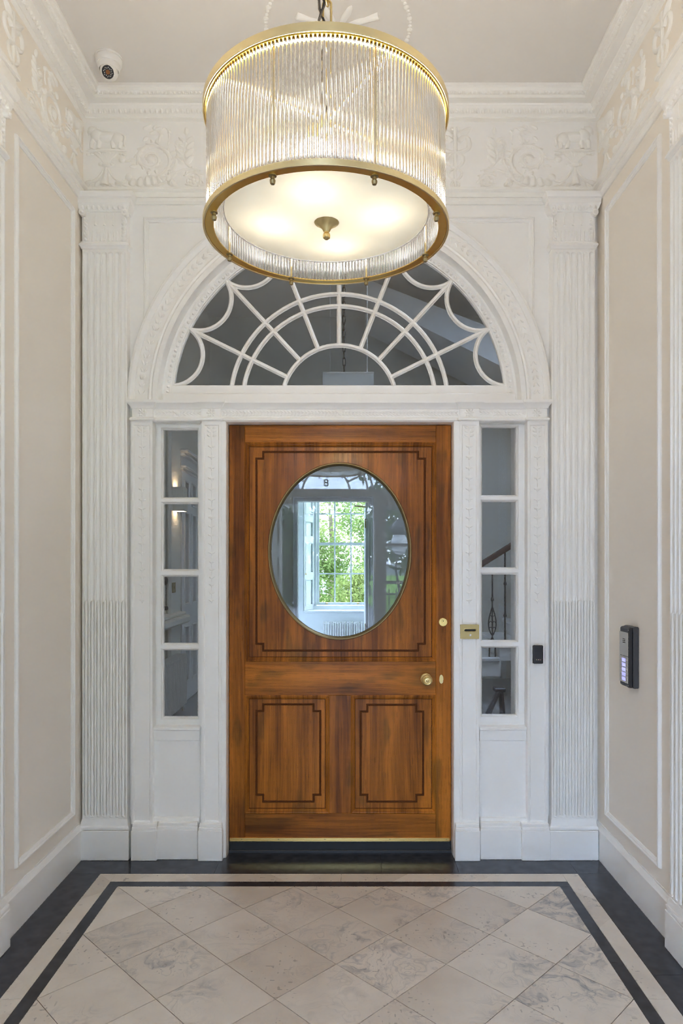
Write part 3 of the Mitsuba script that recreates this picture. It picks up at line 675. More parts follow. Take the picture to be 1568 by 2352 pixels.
# ------------------------------------------------------------------ sidelights (window_2, window_3)
for i, (a, b) in enumerate(SLX):
    k = struct('window_%d' % (2 + i), ['narrow four-pane sidelight left of the mahogany door', 'narrow four-pane sidelight right of the mahogany door'][i], 'window')
    Yf = YB + 0.032
    g0, g1 = ((376, 453), (1107, 1184))[i]; gx0, gx1 = X(g0, Yf + 0.012), X(g1, Yf + 0.012)
    rows = [(988, 1142), (1158, 1307), (1325, 1477), (1494, 1646)] if i == 0 else [(982, 1137), (1153, 1303), (1320, 1470), (1488, 1641)]
    rz = [(Z(q, Yf + 0.012), Z(p, Yf + 0.012)) for p, q in rows]
    holes = unary_union([sbox(gx0, z0, gx1, z1) for z0, z1 in rz])
    obj(k + '__frame', wallpoly(sbox(a, SLZ[0], b, SLZ[1]).difference(holes.buffer(0.010, join_style=2)), Yf, Yf + 0.03), 'mat_trim_white')
    obj(k + '__glazing_bead', cat([sweep(rect_path(gx0, gx1, z0, z1, Yf + 0.026), [(0, 0), (0, 0.006), (-0.004, 0.013), (-0.006, 0.016), (-0.009, 0.018), (-0.010, 0.022), (-0.012, 0.026), (-0.012, 0)], OUT, True) for z0, z1 in rz]), 'mat_trim_white', 30)
    for z0, z1 in rz: obj(k + '__pane', sheet(sbox(gx0 - 0.004, z0 - 0.004, gx1 + 0.004, z1 + 0.004), Yf + 0.018), 'mat_pane')
    lin = [(0, 0), (0.008, 0), (0.010, -0.004), (0.010, -0.02), (0, -0.02)]
    obj(k + '__sill', cat([cbx(a - 0.004, b + 0.004, YB - 0.026, YB + 0.04, SLZ[0] - 0.016, SLZ[0], 0.004), bx(a, b, YB - 0.016, YB + 0.01, SLZ[0] - 0.062, SLZ[0] - 0.014), cbx(a, b, YB - 0.012, YB + 0.01, SLZ[0] - 0.070, SLZ[0] - 0.060, 0.002)]), 'mat_trim_white')
    obj(k + '__head', cbx(a, b, YB - 0.012, YB + 0.03, SLZ[1] - 0.004, ZL + 0.002, 0.003), 'mat_trim_white')
    obj(k + '__apron_panel', cat([bx(a, b, YB - 0.006, YB + 0.01, 0.17, SLZ[0] - 0.06), cbx(a, b, YB - 0.018, YB + 0.01, 0.165, 0.196, 0.004)]), 'mat_trim_white')

# ------------------------------------------------------------------ door frame and mahogany door (door_1)
struct('trim_9', 'white door lining around the mahogany door', 'door frame')
YD = 3.432
for s_, x0 in ((-1, DX0), (1, DX1)):
    e = x0 + s_ * X(463 + 802 - 518 + 55, YB) * 0
    xo = X(508, YB) if s_ < 0 else X(1055, YB)
    obj('trim_9__jamb', cat([cbx(min(x0, xo), max(x0, xo), YB - 0.034, YB + 0.01, 0, DZ + 0.01, 0.003), bx(x0, x0 + s_ * 0.03, YB, YD + 0.10, 0, DZ + 0.02)]), 'mat_trim_white')
obj('trim_9__head', cat([cbx(DX0 - 0.02, DX1 + 0.02, YB - 0.034, YB + 0.01, DZ, ZL + 0.004, 0.003), bx(DX0 - 0.02, DX1 + 0.02, YB, YD + 0.10, DZ, DZ + 0.03)]), 'mat_trim_white')
struct('door_1', 'polished mahogany panelled door with large oval glass and brass fittings', 'door')
MV, MH = 'mat_mahogany_v', 'mat_mahogany_h'
dx0, dx1, dz0, dz1 = DX0 + 0.003, DX1 - 0.003, 0.060, DZ - 0.003
def dX(p): return X(p, YD)
def dZ(p): return Z(p, YD)
TH = 0.048
sl, sr = dX(562), dX(1001)
obj('door_1__stile', cbx(dx0, sl, YD, YD + TH, dz0, dz1, 0.0015), MV)
obj('door_1__stile', cbx(sr, dx1, YD, YD + TH, dz0, dz1, 0.0015), MV)
for a, b in ((None, 1016), (1519, 1597), (1868, None)):
    z1 = dz1 if a is None else dZ(a); z0 = dz0 if b is None else dZ(b)
    obj('door_1__rail', cbx(sl + 0.0004, sr - 0.0004, YD + 0.0006, YD + TH, z0, z1, 0.0015), MH)
obj('door_1__muntin', cbx(dX(756), dX(806), YD + 0.0004, YD + TH, dZ(1868), dZ(1597), 0.0015), MV)
OX, OZ, ORX, ORZ = dX(780), dZ(1266), 0.3575, 0.4425
def ell(rx, rz, n=96): return [(OX + rx * math.cos(t), OZ + rz * math.sin(t)) for t in np.linspace(0, 2 * math.pi, n, endpoint=False)]
openings = [(sl, sr, dZ(1519), dZ(1016), True), (sl, dX(756), dZ(1868), dZ(1597), False), (dX(806), sr, dZ(1868), dZ(1597), False)]
beads = [(588, 976, 1495, 1037), (588, 735, 1843, 1619), (828, 972, 1843, 1620)]
for (x0, x1, z0, z1, oval), (b0, b1, c0, c1) in zip(openings, beads):
    pl = sbox(x0 - 0.005, z0 - 0.005, x1 + 0.005, z1 + 0.005)
    if oval: pl = pl.difference(Polygon(ell(ORX - 0.004, ORZ - 0.004)))
    obj('door_1__panel', wallpoly(pl, YD + 0.013, YD + 0.030), MV)
    obj('door_1__panel_moulding', sweep(rect_path(x0, x1, z0, z1, YD + 0.014), [(-0.001, 0), (-0.001, 0.0165), (0.004, 0.0185), (0.008, 0.0165), (0.009, 0.012), (0.012, 0.012), (0.015, 0.009), (0.019, 0.006), (0.020, 0)], OUT, True), MV, 30)
    obj('door_1__dark_edge_strip', sweep(rect_path(x0, x1, z0, z1, YD + 0.0133), [(0.0195, -0.002), (0.0195, 0.0022), (0.0222, 0.0022), (0.0222, -0.002)], OUT, True), 'mat_mahogany_dark')  # thin dark strip laid along the inner edge of each panel moulding
    u0, u1, w0, w1, n = dX(b0), dX(b1), dZ(c0), dZ(c1), 0.034
    pth = [(u0 + n, w0), (u1 - n, w0), (u1 - n, w0 + n), (u1, w0 + n), (u1, w1 - n), (u1 - n, w1 - n), (u1 - n, w1), (u0 + n, w1), (u0 + n, w1 - n), (u0, w1 - n), (u0, w0 + n), (u0 + n, w0 + n)]
    obj('door_1__notched_bead', sweep([(p, YD + 0.0135, q) for p, q in pth], [(-0.0055, 0), (-0.0045, 0.0035), (-0.002, 0.0035), (-0.001, 0.0015), (0.001, 0.0015), (0.002, 0.004), (0.0045, 0.0035), (0.0055, 0)], OUT, True), 'mat_mahogany_dark', 30)
obj('door_1__oval_rim', sweep([(x, YD + 0.013, z) for x, z in ell(ORX, ORZ, 128)], [(-0.004, -0.012), (-0.005, 0.003), (-0.002, 0.011), (0.003, 0.012), (0.007, 0.008), (0.009, 0.0), (0.012, -0.004), (0.012, -0.012)], OUT, True), 'mat_brass_old', 40)
TILT = math.radians(1.4)
pv, pf = trimesh.creation.triangulate_polygon(Polygon(ell(ORX - 0.004, ORZ - 0.004)), engine='earcut')
obj('door_1__oval_pane', trimesh.Trimesh(np.stack([pv[:, 0], YD + 0.024 + (pv[:, 0] - OX) * math.tan(TILT), pv[:, 1]], 1), pf, process=False), 'mat_pane')
# knob, escutcheon, cylinder lock, weather strip
kx, kz = dX(978), dZ(1559)
Ry = rot([1, 0, 0], 90)                                   # turns +z towards the viewer (-y)
obj('door_1__knob', at(lathe([(0, 0), (0.027, 0), (0.028, 0.003), (0.024, 0.007), (0.013, 0.010), (0.011, 0.030), (0.016, 0.036), (0.025, 0.042), (0.0275, 0.050), (0.026, 0.056), (0.020, 0.0605), (0.017, 0.059), (0.012, 0.0585), (0.006, 0.060), (0.004, 0.063), (0, 0.064)], 40), Ry, (kx, YD, kz)), 'mat_brass', 30)
stuff('door_1__knob_beading', cat([sph((kx + 0.0145 * math.cos(t), YD - 0.060, kz + 0.0145 * math.sin(t)), 0.0022, 1) for t in np.linspace(0, 2 * math.pi, 20, endpoint=False)]), 'mat_brass_bright', 50)
esc = affinity.scale(Point(0, 0).buffer(1, 24), 0.0105, 0.0225)
obj('door_1__keyhole_cover', at(cat([wallpoly(esc, -0.004, 0.001), wallpoly(affinity.scale(esc, 0.8, 0.85), -0.0065, -0.004)]), None, (dX(1013), YD, dZ(1560))), 'mat_brass', label='oval brass keyhole cover')
obj('door_1__cylinder_lock', at(cat([lathe([(0, 0), (0.0215, 0), (0.0225, 0.002), (0.0215, 0.005), (0.0195, 0.0065), (0, 0.0065)], 36), at(lathe([(0, 0.006), (0.0075, 0.006), (0.0085, 0.0075), (0.0075, 0.009), (0, 0.009)], 24), None, (0, 0.006, 0)), at(bx(-0.004, 0.004, -0.016, 0.0, 0.006, 0.009), None, (0, 0.001, 0))]), Ry @ rot([0, 0, 1], 0), (dX(1017), YD, dZ(1429))), 'mat_brass_bright', 30, label='round brass cylinder lock')
obj('door_1__lock_keyhole', bx(dX(1017) - 0.0012, dX(1017) + 0.0012, YD - 0.0095, YD - 0.008, dZ(1429) + 0.002, dZ(1429) + 0.010), 'mat_rubber')
obj('door_1__weather_strip', cat([cbx(dx0 + 0.004, dx1 - 0.008, YD - 0.006, YD + 0.002, dZ(1932.5), dZ(1924), 0.0015), cyl((dx0 + 0.004, YD - 0.006, dZ(1929)), (dx1 - 0.008, YD - 0.006, dZ(1929)), 0.003, 10)]), 'mat_brass_bright', 30, label='long brass strip along the foot of the door')
for p in (555, 640, 746, 895, 1025): obj('door_1__strip_screw', at(sph((0, 0, 0), 0.003, 1, (1, 0.4, 1)), None, (dX(p), YD - 0.0068, dZ(1927))), 'mat_brass_old', 40)
obj('door_1__kick_seal', cbx(dx0 + 0.002, dx1 - 0.002, YD + 0.002, YD + 0.04, 0.012, 0.063, 0.002), 'mat_rubber', label='black rubber seal under the door')
struct('trim_10', 'low black threshold under the mahogany door', 'threshold')
obj('trim_10__threshold', cbx(DX0, DX1, YD + 0.0, YD + 0.13, -0.004, 0.012, 0.003), 'mat_black_plastic')

# ------------------------------------------------------------------ small fittings on the walls
k = thing('bell_plate', 'square brass bell plate with a dark slot and white push button', 'doorbell')
bX, bZ, bY = X(1077.5, 3.36), Z(1450.5, 3.36), 3.36
slot = LineString([(-0.022, 0.008), (0.024, 0.008)])
pl = sbox(-0.046, -0.035, 0.046, 0.035).buffer(-0.004).buffer(0.004, quad_segs=4)
obj(k + '__plate', at(cat([wallpoly(pl.difference(slot.buffer(0.0042)), -0.012, 0.002), sweep([(x, -0.012, z) for x, z in list(slot.buffer(0.006, quad_segs=6).exterior.coords)[:-1]][::-1], [(-0.002, 0), (-0.0015, 0.0025), (0.001, 0.003), (0.0025, 0)], OUT, True)]), None, (bX, bY, bZ)), 'mat_brass_plate', 30)
obj(k + '__slot', at(wallpoly(slot.buffer(0.0044), -0.004, 0.0015), None, (bX, bY, bZ)), 'mat_rubber')
obj(k + '__push_button', at(sph((0.003, -0.011, -0.0165), 0.0058, 2, (1, 0.6, 1)), None, (bX, bY, bZ)), 'mat_white_plastic', True, label='round white push button')
def rbox(x0, x1, y0, y1, z0, z1, r):
    pts = [m3.Manifold.sphere(r, 12).translate([x, y, z]) for x in (x0 + r, x1 - r) for y in (y0 + r, y1 - r) for z in (z0 + r, z1 - r)]
    return to_tm(m3.Manifold.batch_hull(pts))
k = thing('card_reader', 'small black card reader with three tiny lights on the white casing', 'card reader')
rx0, rx1, rz0, rz1 = X(1223, 3.35), X(1246, 3.35), Z(1524, 3.35), Z(1482, 3.35)
obj(k + '__case', rbox(rx0, rx1, 3.338, 3.358, rz0, rz1, 0.005), 'mat_black_plastic', 30)
for j, c in enumerate(((0.5, 0.6, 0.1), (0.8, 0.3, 0.15), (0.9, 0.1, 0.15))):
    p = [rx0 + 0.016 + 0.0095 * j, 3.338, rz0 + 0.020]
    obj(k + '__indicator', mikit.ply(sph(p, 0.0016, 1), 'mat_led_white', smooth=True, emitter={'type': 'area', 'radiance': rgb(*[1.2 * v for v in c]), 'sampling_weight': 0.004}), None)
k = thing('intercom_panel', 'dark grey door entry panel with steel face and blue lit name labels', 'intercom')
iy0, iy1, iz0, iz1, ix = 2.912, 3.015, 0.918, 1.182, XR
obj(k + '__housing', cbx(ix - 0.024, ix, iy0 - 0.002, iy1 + 0.002, iz0, iz1, 0.004), 'mat_dark_grey')
obj(k + '__bezel', cbx(ix - 0.042, ix - 0.022, iy0 + 0.004, iy1 - 0.002, iz0 + 0.002, iz1 - 0.004, 0.006), 'mat_black_plastic')
obj(k + '__speaker_plate', cbx(ix - 0.0445, ix - 0.040, iy0 + 0.010, iy1 - 0.004, 1.054, 1.156, 0.001), 'mat_steel')
obj(k + '__button_plate', cbx(ix - 0.0445, ix - 0.040, iy0 + 0.010, iy1 - 0.004, 0.938, 1.052, 0.001), 'mat_steel')
for j in range(3): obj(k + '__speaker_slot', bx(ix - 0.0449, ix - 0.044, iy0 + 0.035, iy0 + 0.064, 1.125 - j * 0.0075, 1.128 - j * 0.0075), 'mat_rubber')
for j in range(5):
    zc = 1.036 - j * 0.0205
    obj(k + '__name_label', mikit.ply(bx(ix - 0.0451, ix - 0.0443, iy0 + 0.032, iy0 + 0.070, zc - 0.008, zc + 0.007), 'mat_white_plastic', emitter={'type': 'area', 'radiance': rgb(0.22, 0.25, 1.25), 'sampling_weight': 0.01}), None, label='blue lit name label' if j == 0 else None)
    for u in (0.021, 0.081):
        obj(k + '__push_button', at(sph((0, 0, 0), 0.0065, 1, (0.5, 1, 1)), None, (ix - 0.0445, iy0 + u, zc)), 'mat_steel', True)
for z in (0.930, 1.168): obj(k + '__screw', at(sph((0, 0, 0), 0.0022, 1, (0.5, 1, 1)), None, (ix - 0.042, iy0 + 0.009, z)), 'mat_steel', True)
for j, (w, z) in enumerate(((0.012, 0.926),)): obj(k + '__maker_mark', bx(ix - 0.0426, ix - 0.042, iy0 + 0.020, iy0 + 0.020 + w, z - 0.001, z + 0.001), 'mat_steel')

# ceiling camera
k = thing('security_camera', 'white dome security camera hanging from the ceiling corner', 'security camera')
cy = 3.12; cx = X(250, cy)
obj(k + '__base', at(lathe([(0, 0), (0.059, 0), (0.060, -0.006), (0.059, -0.0085), (0.0555, -0.009), (0.0555, -0.011), (0.058, -0.0115), (0.057, -0.026), (0.052, -0.036), (0.0475, -0.0385), (0, -0.0385)], 48), None, (cx, cy, ZC)), 'mat_white_plastic', 30)
cc = np.array([cx + 0.002, cy - 0.004, ZC - 0.066])
d = np.array([0.07, -0.76, -0.64]); d /= np.linalg.norm(d)
Mz = trimesh.geometry.align_vectors([0, 0, 1], d)
bc = cc
obj(k + '__collar', at(lathe([(0.0462, -0.0005), (0.0462, -0.003), (0.049, -0.004), (0.0485, -0.014), (0.0445, -0.026), (0.0422, -0.026), (0.0435, -0.014), (0.0435, -0.0005), (0.0462, -0.0005)], 48), None, (cx, cy, ZC - 0.034)), 'mat_white_plastic', 30)
ball = m3.Manifold.sphere(0.040, 48)
obj(k + '__eyeball', at(lathe([(0, -0.040), (0.020, -0.0346), (0.034, -0.021), (0.040, 0), (0.0375, 0.014), (0.032, 0.024), (0.0275, 0.0295), (0.0265, 0.0295), (0.0265, 0.025), (0, 0.025)], 48), trimesh.transformations.translation_matrix(bc) @ Mz), 'mat_white_plastic', 30)
obj(k + '__lens_window', at(lathe([(0, 0.0253), (0.0262, 0.0253), (0.0262, 0.0262), (0, 0.0262)], 40), trimesh.transformations.translation_matrix(bc) @ Mz), 'mat_black_plastic', 30)
obj(k + '__lens', at(lathe([(0, 0.026), (0.0085, 0.026), (0.0095, 0.028), (0.0075, 0.030), (0.006, 0.0285), (0, 0.0285)], 24), trimesh.transformations.translation_matrix(bc) @ Mz), 'mat_lens_amber', 30)
for j in range(16):
    a = 2 * math.pi * j / 16; rr = 0.0185 if j % 2 else 0.0150
    obj(k + '__infrared_lamp', at(sph((rr * math.cos(a), rr * math.sin(a), 0.0262), 0.0021, 1), trimesh.transformations.translation_matrix(bc) @ Mz), 'mat_led_white', True)

# ------------------------------------------------------------------ pendant lantern
k = thing('pendant_lantern', 'large round brass pendant lantern hung with clear glass rods on a chain', 'pendant light')
PX0, PY0, PZ0, PQ = CX - 0.001, 1.50, 2.172, 0.882        # where the bottom ring hangs, and the lantern's size against the drawing below
LX, LY, LR, LZ0, LZ1 = 0.0, 0.0, 0.302, 0.0, 0.295
ZTOP = (ZC - PZ0) / PQ
MP = T().translate([PX0, PY0, PZ0]).scale(PQ)
MPN = np.array([[PQ, 0, 0, PX0], [0, PQ, 0, PY0], [0, 0, PQ, PZ0], [0, 0, 0, 1.0]])
def lobj(key, mesh, m, smooth=False, label=None): return obj(key, at(mesh, MPN), m, smooth, label)
def L(m): return m
def band(r0, r1, z0, z1, c=0.001): return lathe([(r0, z0 + c), (r0 + c, z0), (r1 - c, z0), (r1, z0 + c), (r1, z1 - c), (r1 - c, z1), (r0 + c, z1), (r0, z1 - c), (r0, z0 + c)], 128)
lobj(k + '__top_ring', L(band(0.2985, LR, LZ1 - 0.020, LZ1)), 'mat_brass_lamp', 30)
lobj(k + '__top_flange', L(band(0.276, 0.2985, LZ1 - 0.022, LZ1 - 0.018)), 'mat_brass_deep', 30)
lobj(k + '__bottom_ring', L(band(0.2965, LR, LZ0, LZ0 + 0.014)), 'mat_brass_lamp', 30)
lobj(k + '__bottom_flange', L(band(0.276, 0.2965, LZ0 + 0.002, LZ0 + 0.005)), 'mat_brass_gold', 30)
NR = 200; RR = 0.2900
rod = trimesh.creation.cylinder(radius=0.0036, height=LZ1 - 0.027 - LZ0 - 0.0055, sections=14)
rod_dict = mesh_dict(rod, 'mat_glass_rod', 40)
pins = []
for i in range(NR):
    a = 2 * math.pi * (i + 0.5) / NR
    x, y = LX + RR * math.cos(a), LY + RR * math.sin(a)
    obj(k + '__glass_rod', {**rod_dict, 'to_world': MP @ T().translate([x, y, (LZ1 - 0.027 + LZ0 + 0.0055) / 2])}, None)
    pins.append(sph((x, y, LZ1 - 0.0245), 0.0034, 1))
stuff(k + '__rod_hooks', at(cat(pins), MPN), 'mat_brass_old', True)
for i in range(8):
    a = math.radians(-90 - 22 + 45 * i); x, y = LX + 0.2805 * math.cos(a), LY + 0.2805 * math.sin(a)
    lobj(k + '__tie_rod', cyl((x, y, LZ0 - 0.001), (x, y, LZ1 - 0.006), 0.0026, 10), 'mat_brass_lamp', 40)
    lobj(k + '__tie_nut', at(lathe([(0, 0.004), (0.0085, 0.004), (0.0085, 0.001), (0.0045, 0), (0.0045, -0.005), (0.006, -0.007), (0.0062, -0.011), (0.0045, -0.0155), (0, -0.017)], 16), None, (x, y, LZ0 - 0.001)), 'mat_brass_old', 30)
lobj(k + '__stem', cyl((LX, LY, 0.027), (LX, LY, LZ1 - 0.002), 0.0065, 16), 'mat_brass_lamp', 40)
for i in range(4):
    a = math.radians(33 + 90 * i)
    lobj(k + '__top_arm', cyl((LX, LY, LZ1 - 0.010), (LX + 0.283 * math.cos(a), LY + 0.283 * math.sin(a), LZ1 - 0.010), 0.0055, 10), 'mat_brass_lamp', 40)
lobj(k + '__hub', L(at(lathe([(0, -0.03), (0.016, -0.03), (0.020, -0.02), (0.020, 0.0), (0.010, 0.008), (0.006, 0.018), (0, 0.018)], 24), None, (0, 0, LZ1 - 0.004))), 'mat_brass_lamp', 30)
ZD = LZ0 + 0.044
RD = 0.252
lobj(k + '__diffuser', L(trimesh.creation.revolve(np.array([(0.0001, ZD - 0.012), (0.06, ZD - 0.0115), (0.13, ZD - 0.0085), (0.20, ZD - 0.0035), (RD, ZD + 0.003)]), sections=96)), 'mat_frosted', True, label='round frosted glass diffuser plate')
lobj(k + '__diffuser_edge', L(lathe([(RD - 0.001, ZD + 0.001), (RD + 0.002, ZD + 0.001), (RD + 0.002, ZD + 0.006), (RD - 0.001, ZD + 0.006), (RD - 0.001, ZD + 0.001)], 96)), 'mat_white_plastic', 30)
lobj(k + '__finial', L(at(lathe([(0, 0.004), (0.030, 0.003), (0.0315, 0.001), (0.030, -0.001), (0.020, -0.007), (0.012, -0.014), (0.0085, -0.021), (0.006, -0.023), (0.006, -0.025), (0.0085, -0.028), (0.0095, -0.033), (0.0085, -0.038), (0.005, -0.041), (0, -0.042)], 40), None, (0, 0, ZD - 0.012))), 'mat_brass', 30)
for i in range(4):
    a = math.radians(-100 + 90 * i); x, y = LX + 0.135 * math.cos(a), LY + 0.135 * math.sin(a)
    lobj(k + '__lamp_holder', cat([cyl((LX, LY, 0.184), (x, y, 0.184), 0.004, 8), cyl((x, y, 0.187), (x, y, 0.150), 0.014, 16)]), 'mat_brass_lamp', 30)
    obj(k + '__bulb', {'type': 'sphere', 'center': [PX0 + x * PQ, PY0 + y * PQ, PZ0 + 0.108 * PQ], 'radius': 0.041, 'bsdf': {'type': 'ref', 'id': 'mat_white_plastic'}, 'emitter': {'type': 'area', 'radiance': rgb(LAMP, LAMP * 0.83, LAMP * 0.60), 'sampling_weight': 0.3}}, None, label='glowing bulb' if i == 0 else None)
def link(c, h, w, r, ang):
    t = np.linspace(0, 2 * math.pi, 28, endpoint=False); q = np.stack([w * np.cos(t), 0 * t, np.sign(np.sin(t)) * (h - w) + w * np.sin(t)], 1)
    return at(sweep_tube(q, [r], 8, True), rot([0, 0, 1], ang), c)
zc, i = LZ1 + 0.028, 0
lobj(k + '__hook_ring', link((LX, LY, LZ1 + 0.026), 0.030, 0.018, 0.0036, 0), 'mat_brass', True)
z = LZ1 + 0.026 + 0.030 + 0.026
while z < ZTOP - 0.06:
    lobj(k + '__chain_link', link((LX + 0.001, LY, z), 0.034, 0.0105, 0.0030, 75 if i % 2 == 0 else -10), 'mat_brass', True); z += 0.058; i += 1
lobj(k + '__ceiling_rose', at(lathe([(0, 0), (0.055, 0), (0.055, -0.008), (0.035, -0.020), (0.012, -0.034), (0.008, -0.05), (0, -0.05)], 40), None, (LX, LY, ZTOP)), 'mat_brass', 30)
zz = np.linspace(LZ1 + 0.005, ZTOP - 0.03, 90)
for ph in (0, math.pi):
    lobj(k + '__cable', sweep_tube(np.stack([LX - 0.012 + 0.007 * np.cos(zz * 60 + ph) * np.clip((zz - LZ1) * 20, 0.2, 1) + 0.008 * np.exp(-((zz - LZ1 - 0.01) / 0.03) ** 2), LY - 0.004 + 0.007 * np.sin(zz * 60 + ph), zz], 1), [0.0033], 7), 'mat_cable', True, label='twisted black cable' if ph == 0 else None)
# ------------------------------------------------------------------ street wall behind the viewer: fanlight, sidelights, door
def FW(m): return at(m, FF)
struct('window_4', 'half-round fanlight over the street door with the number 8 on its middle pane', 'window')
fx, fz, fr_ = -CX, 2.30, 0.80
def fsweep(path, closed=False): return FW(sweep([(x, 0.10, z) for x, z in path], bar, OUT, closed))
obj('window_4__frame', FW(sweep(arc(fx, fz, 0.82, 0, 180, 61, 0.10), [(-0.025, 0), (-0.025, 0.03), (0.02, 0.03), (0.022, 0.026), (0.022, 0)], OUT)), 'mat_trim_white', 30)
obj('window_4__bottom_rail', FW(cbx(fx - 0.84, fx + 0.84, 0.06, 0.12, fz - 0.01, fz + 0.035, 0.004)), 'mat_trim_white')
for r in (0.28, 0.49, 0.55): obj('window_4__curved_bar', fsweep(circ(fx, fz, r, 3, 177, 33)), 'mat_trim_white', 30)
for a in (26, 47, 68.5, 90, 111.5, 133, 154):
    d = np.array([math.cos(math.radians(a)), math.sin(math.radians(a))]); obj('window_4__radial_bar', fsweep([np.array([fx, fz]) + d * 0.28, np.array([fx, fz]) + d * 0.80]), 'mat_trim_white', 30)
obj('window_4__pane', FW(sheet(Polygon([(fx + 0.81 * math.cos(t), fz + 0.81 * math.sin(t)) for t in np.linspace(0, math.pi, 48)]), 0.106)), 'mat_pane')
num = meshkit.text_mesh('8', 0.080, 0.002, bold=True); num.apply_translation([-num.bounds.mean(0)[0], 0, 0])
nv = num.vertices.copy(); num.vertices = np.stack([nv[:, 0] + fx, 0.104 - nv[:, 2], nv[:, 1] + fz + 0.072], 1)
obj('window_4__house_number', FW(num), 'mat_dark_grey', label='dark number 8')
for i, (a, b) in enumerate(FSL):
    k = struct('window_%d' % (5 + i), ['tall street sidelight of four panes on the intercom side', 'tall street sidelight of four panes on the far side from the intercom'][i], 'window')
    zs = np.linspace(0.35, 2.12, 5); hs = [sbox(a + 0.03, z0 + 0.02, b - 0.03, z1 - 0.02) for z0, z1 in zip(zs[:-1], zs[1:])]
    obj(k + '__frame', FW(wallpoly(sbox(a, 0.35, b, 2.12).difference(unary_union(hs)), 0.08, 0.12)), 'mat_trim_white')
    for h_ in hs: obj(k + '__pane', FW(sheet(h_.buffer(0.004, join_style=2), 0.10)), 'mat_pane')
struct('door_2', 'grey street door standing open behind the viewer', 'door')
def D2(m): return at(m, trimesh.transformations.translation_matrix((CX - 0.56, YF - 0.12, 0)) @ rot([0, 0, 1], 112))
obj('door_2__leaf', D2(cbx(0, 1.11, -0.05, 0, 0.006, 2.145, 0.003)), 'mat_hall_paint')
for x0, x1 in ((0.11, 0.50), (0.61, 1.0)):
    for z0, z1 in ((0.22, 0.85), (1.05, 1.55), (1.66, 2.03)): obj('door_2__panel_moulding', D2(sweep(rect_path(x0, x1, z0, z1, -0.05), pm, OUT, True)), 'mat_hall_paint', 30)

# ------------------------------------------------------------------ the inner hall beyond the mahogany door
HY0, HY1, HX0, HX1, HZ = YB + 0.15, 8.70, -1.78, 3.05, 4.60
struct('floor_2', 'dark floor of the inner hall seen through the door glass', 'floor')
obj('floor_2__slab', bx(HX0 - 0.1, HX1 + 0.1, HY0, HY1 + 0.15, -0.06, -0.005), 'mat_hall_floor')
struct('ceiling_2', 'grey ceiling of the inner hall seen through the fanlight', 'ceiling')
SKX0, SKX1, SKY0, SKY1 = 1.0, 2.6, 4.1, 5.5              # roof light added out of view to brighten the hall
obj('ceiling_2__plaster', floorpoly(sbox(HX0 - 0.1, HY0 - 0.15, HX1 + 0.1, HY1 + 0.15).difference(sbox(SKX0, SKY0, SKX1, SKY1)), HZ, HZ + 0.05), 'mat_hall_ceiling')
struct('window_8', 'unseen glazed roof light added over the stairwell to brighten the hall', 'window')
obj('window_8__kerb', floorpoly(sbox(SKX0 - 0.05, SKY0 - 0.05, SKX1 + 0.05, SKY1 + 0.05).difference(sbox(SKX0, SKY0, SKX1, SKY1)), HZ, HZ + 0.30), 'mat_hall_trim')
for i_ in range(4):
    u0, u1 = SKX0 + i_ * 0.4, SKX0 + i_ * 0.4 + 0.4
    obj('window_8__pane', trimesh.Trimesh([[u0, SKY0, HZ + 0.28], [u1, SKY0, HZ + 0.28], [u1, SKY1, HZ + 0.28], [u0, SKY1, HZ + 0.28]], [[0, 1, 2], [0, 2, 3]], process=False), 'mat_pane')
    if i_: obj('window_8__glazing_bar', bx(u0 - 0.02, u0 + 0.02, SKY0, SKY1, HZ + 0.25, HZ + 0.31), 'mat_hall_trim')
obj('ceiling_2__upper_wall', bx(HX0 - 0.1, HX1 + 0.1, HY0 - 0.15, HY0, ZC + 0.02, HZ + 0.02), 'mat_hall_paint')
struct('wall_hall_left', 'grey hall wall with cased panelling seen through the left sidelight', 'wall')
obj('wall_hall_left__plaster', bx(HX0 - 0.1, HX0, HY0, HY1, -0.02, HZ), 'mat_hall_paint')
obj('wall_hall_left__near_return', bx(HX0 - 0.1, XL - 0.1, HY0 - 0.15, HY0, -0.02, HZ), 'mat_hall_paint')
struct('wall_hall_right', 'grey hall wall beyond the staircase', 'wall')
obj('wall_hall_right__plaster', bx(HX1, HX1 + 0.1, HY0, HY1, -0.02, HZ), 'mat_hall_paint')
obj('wall_hall_right__near_return', bx(XR + 0.1, HX1 + 0.1, HY0 - 0.15, HY0, -0.02, HZ), 'mat_hall_paint')
# casing on the hall side, seen at the edge of the right sidelight
struct('trim_11', 'grey pilaster casing on the hall side of the right sidelight', 'door casing')
x0 = X(1173, 3.62)
obj('trim_11__casing', cat([cbx(x0, x0 + 0.16, HY0, HY0 + 0.075, 0, 2.6, 0.004)] + [cbx(x0 + 0.002 + u, x0 + 0.018 + u, HY0 + 0.06, HY0 + 0.085, 0.2, 2.5, 0.003) for u in (0.0, 0.03, 0.06)]), 'mat_hall_trim')
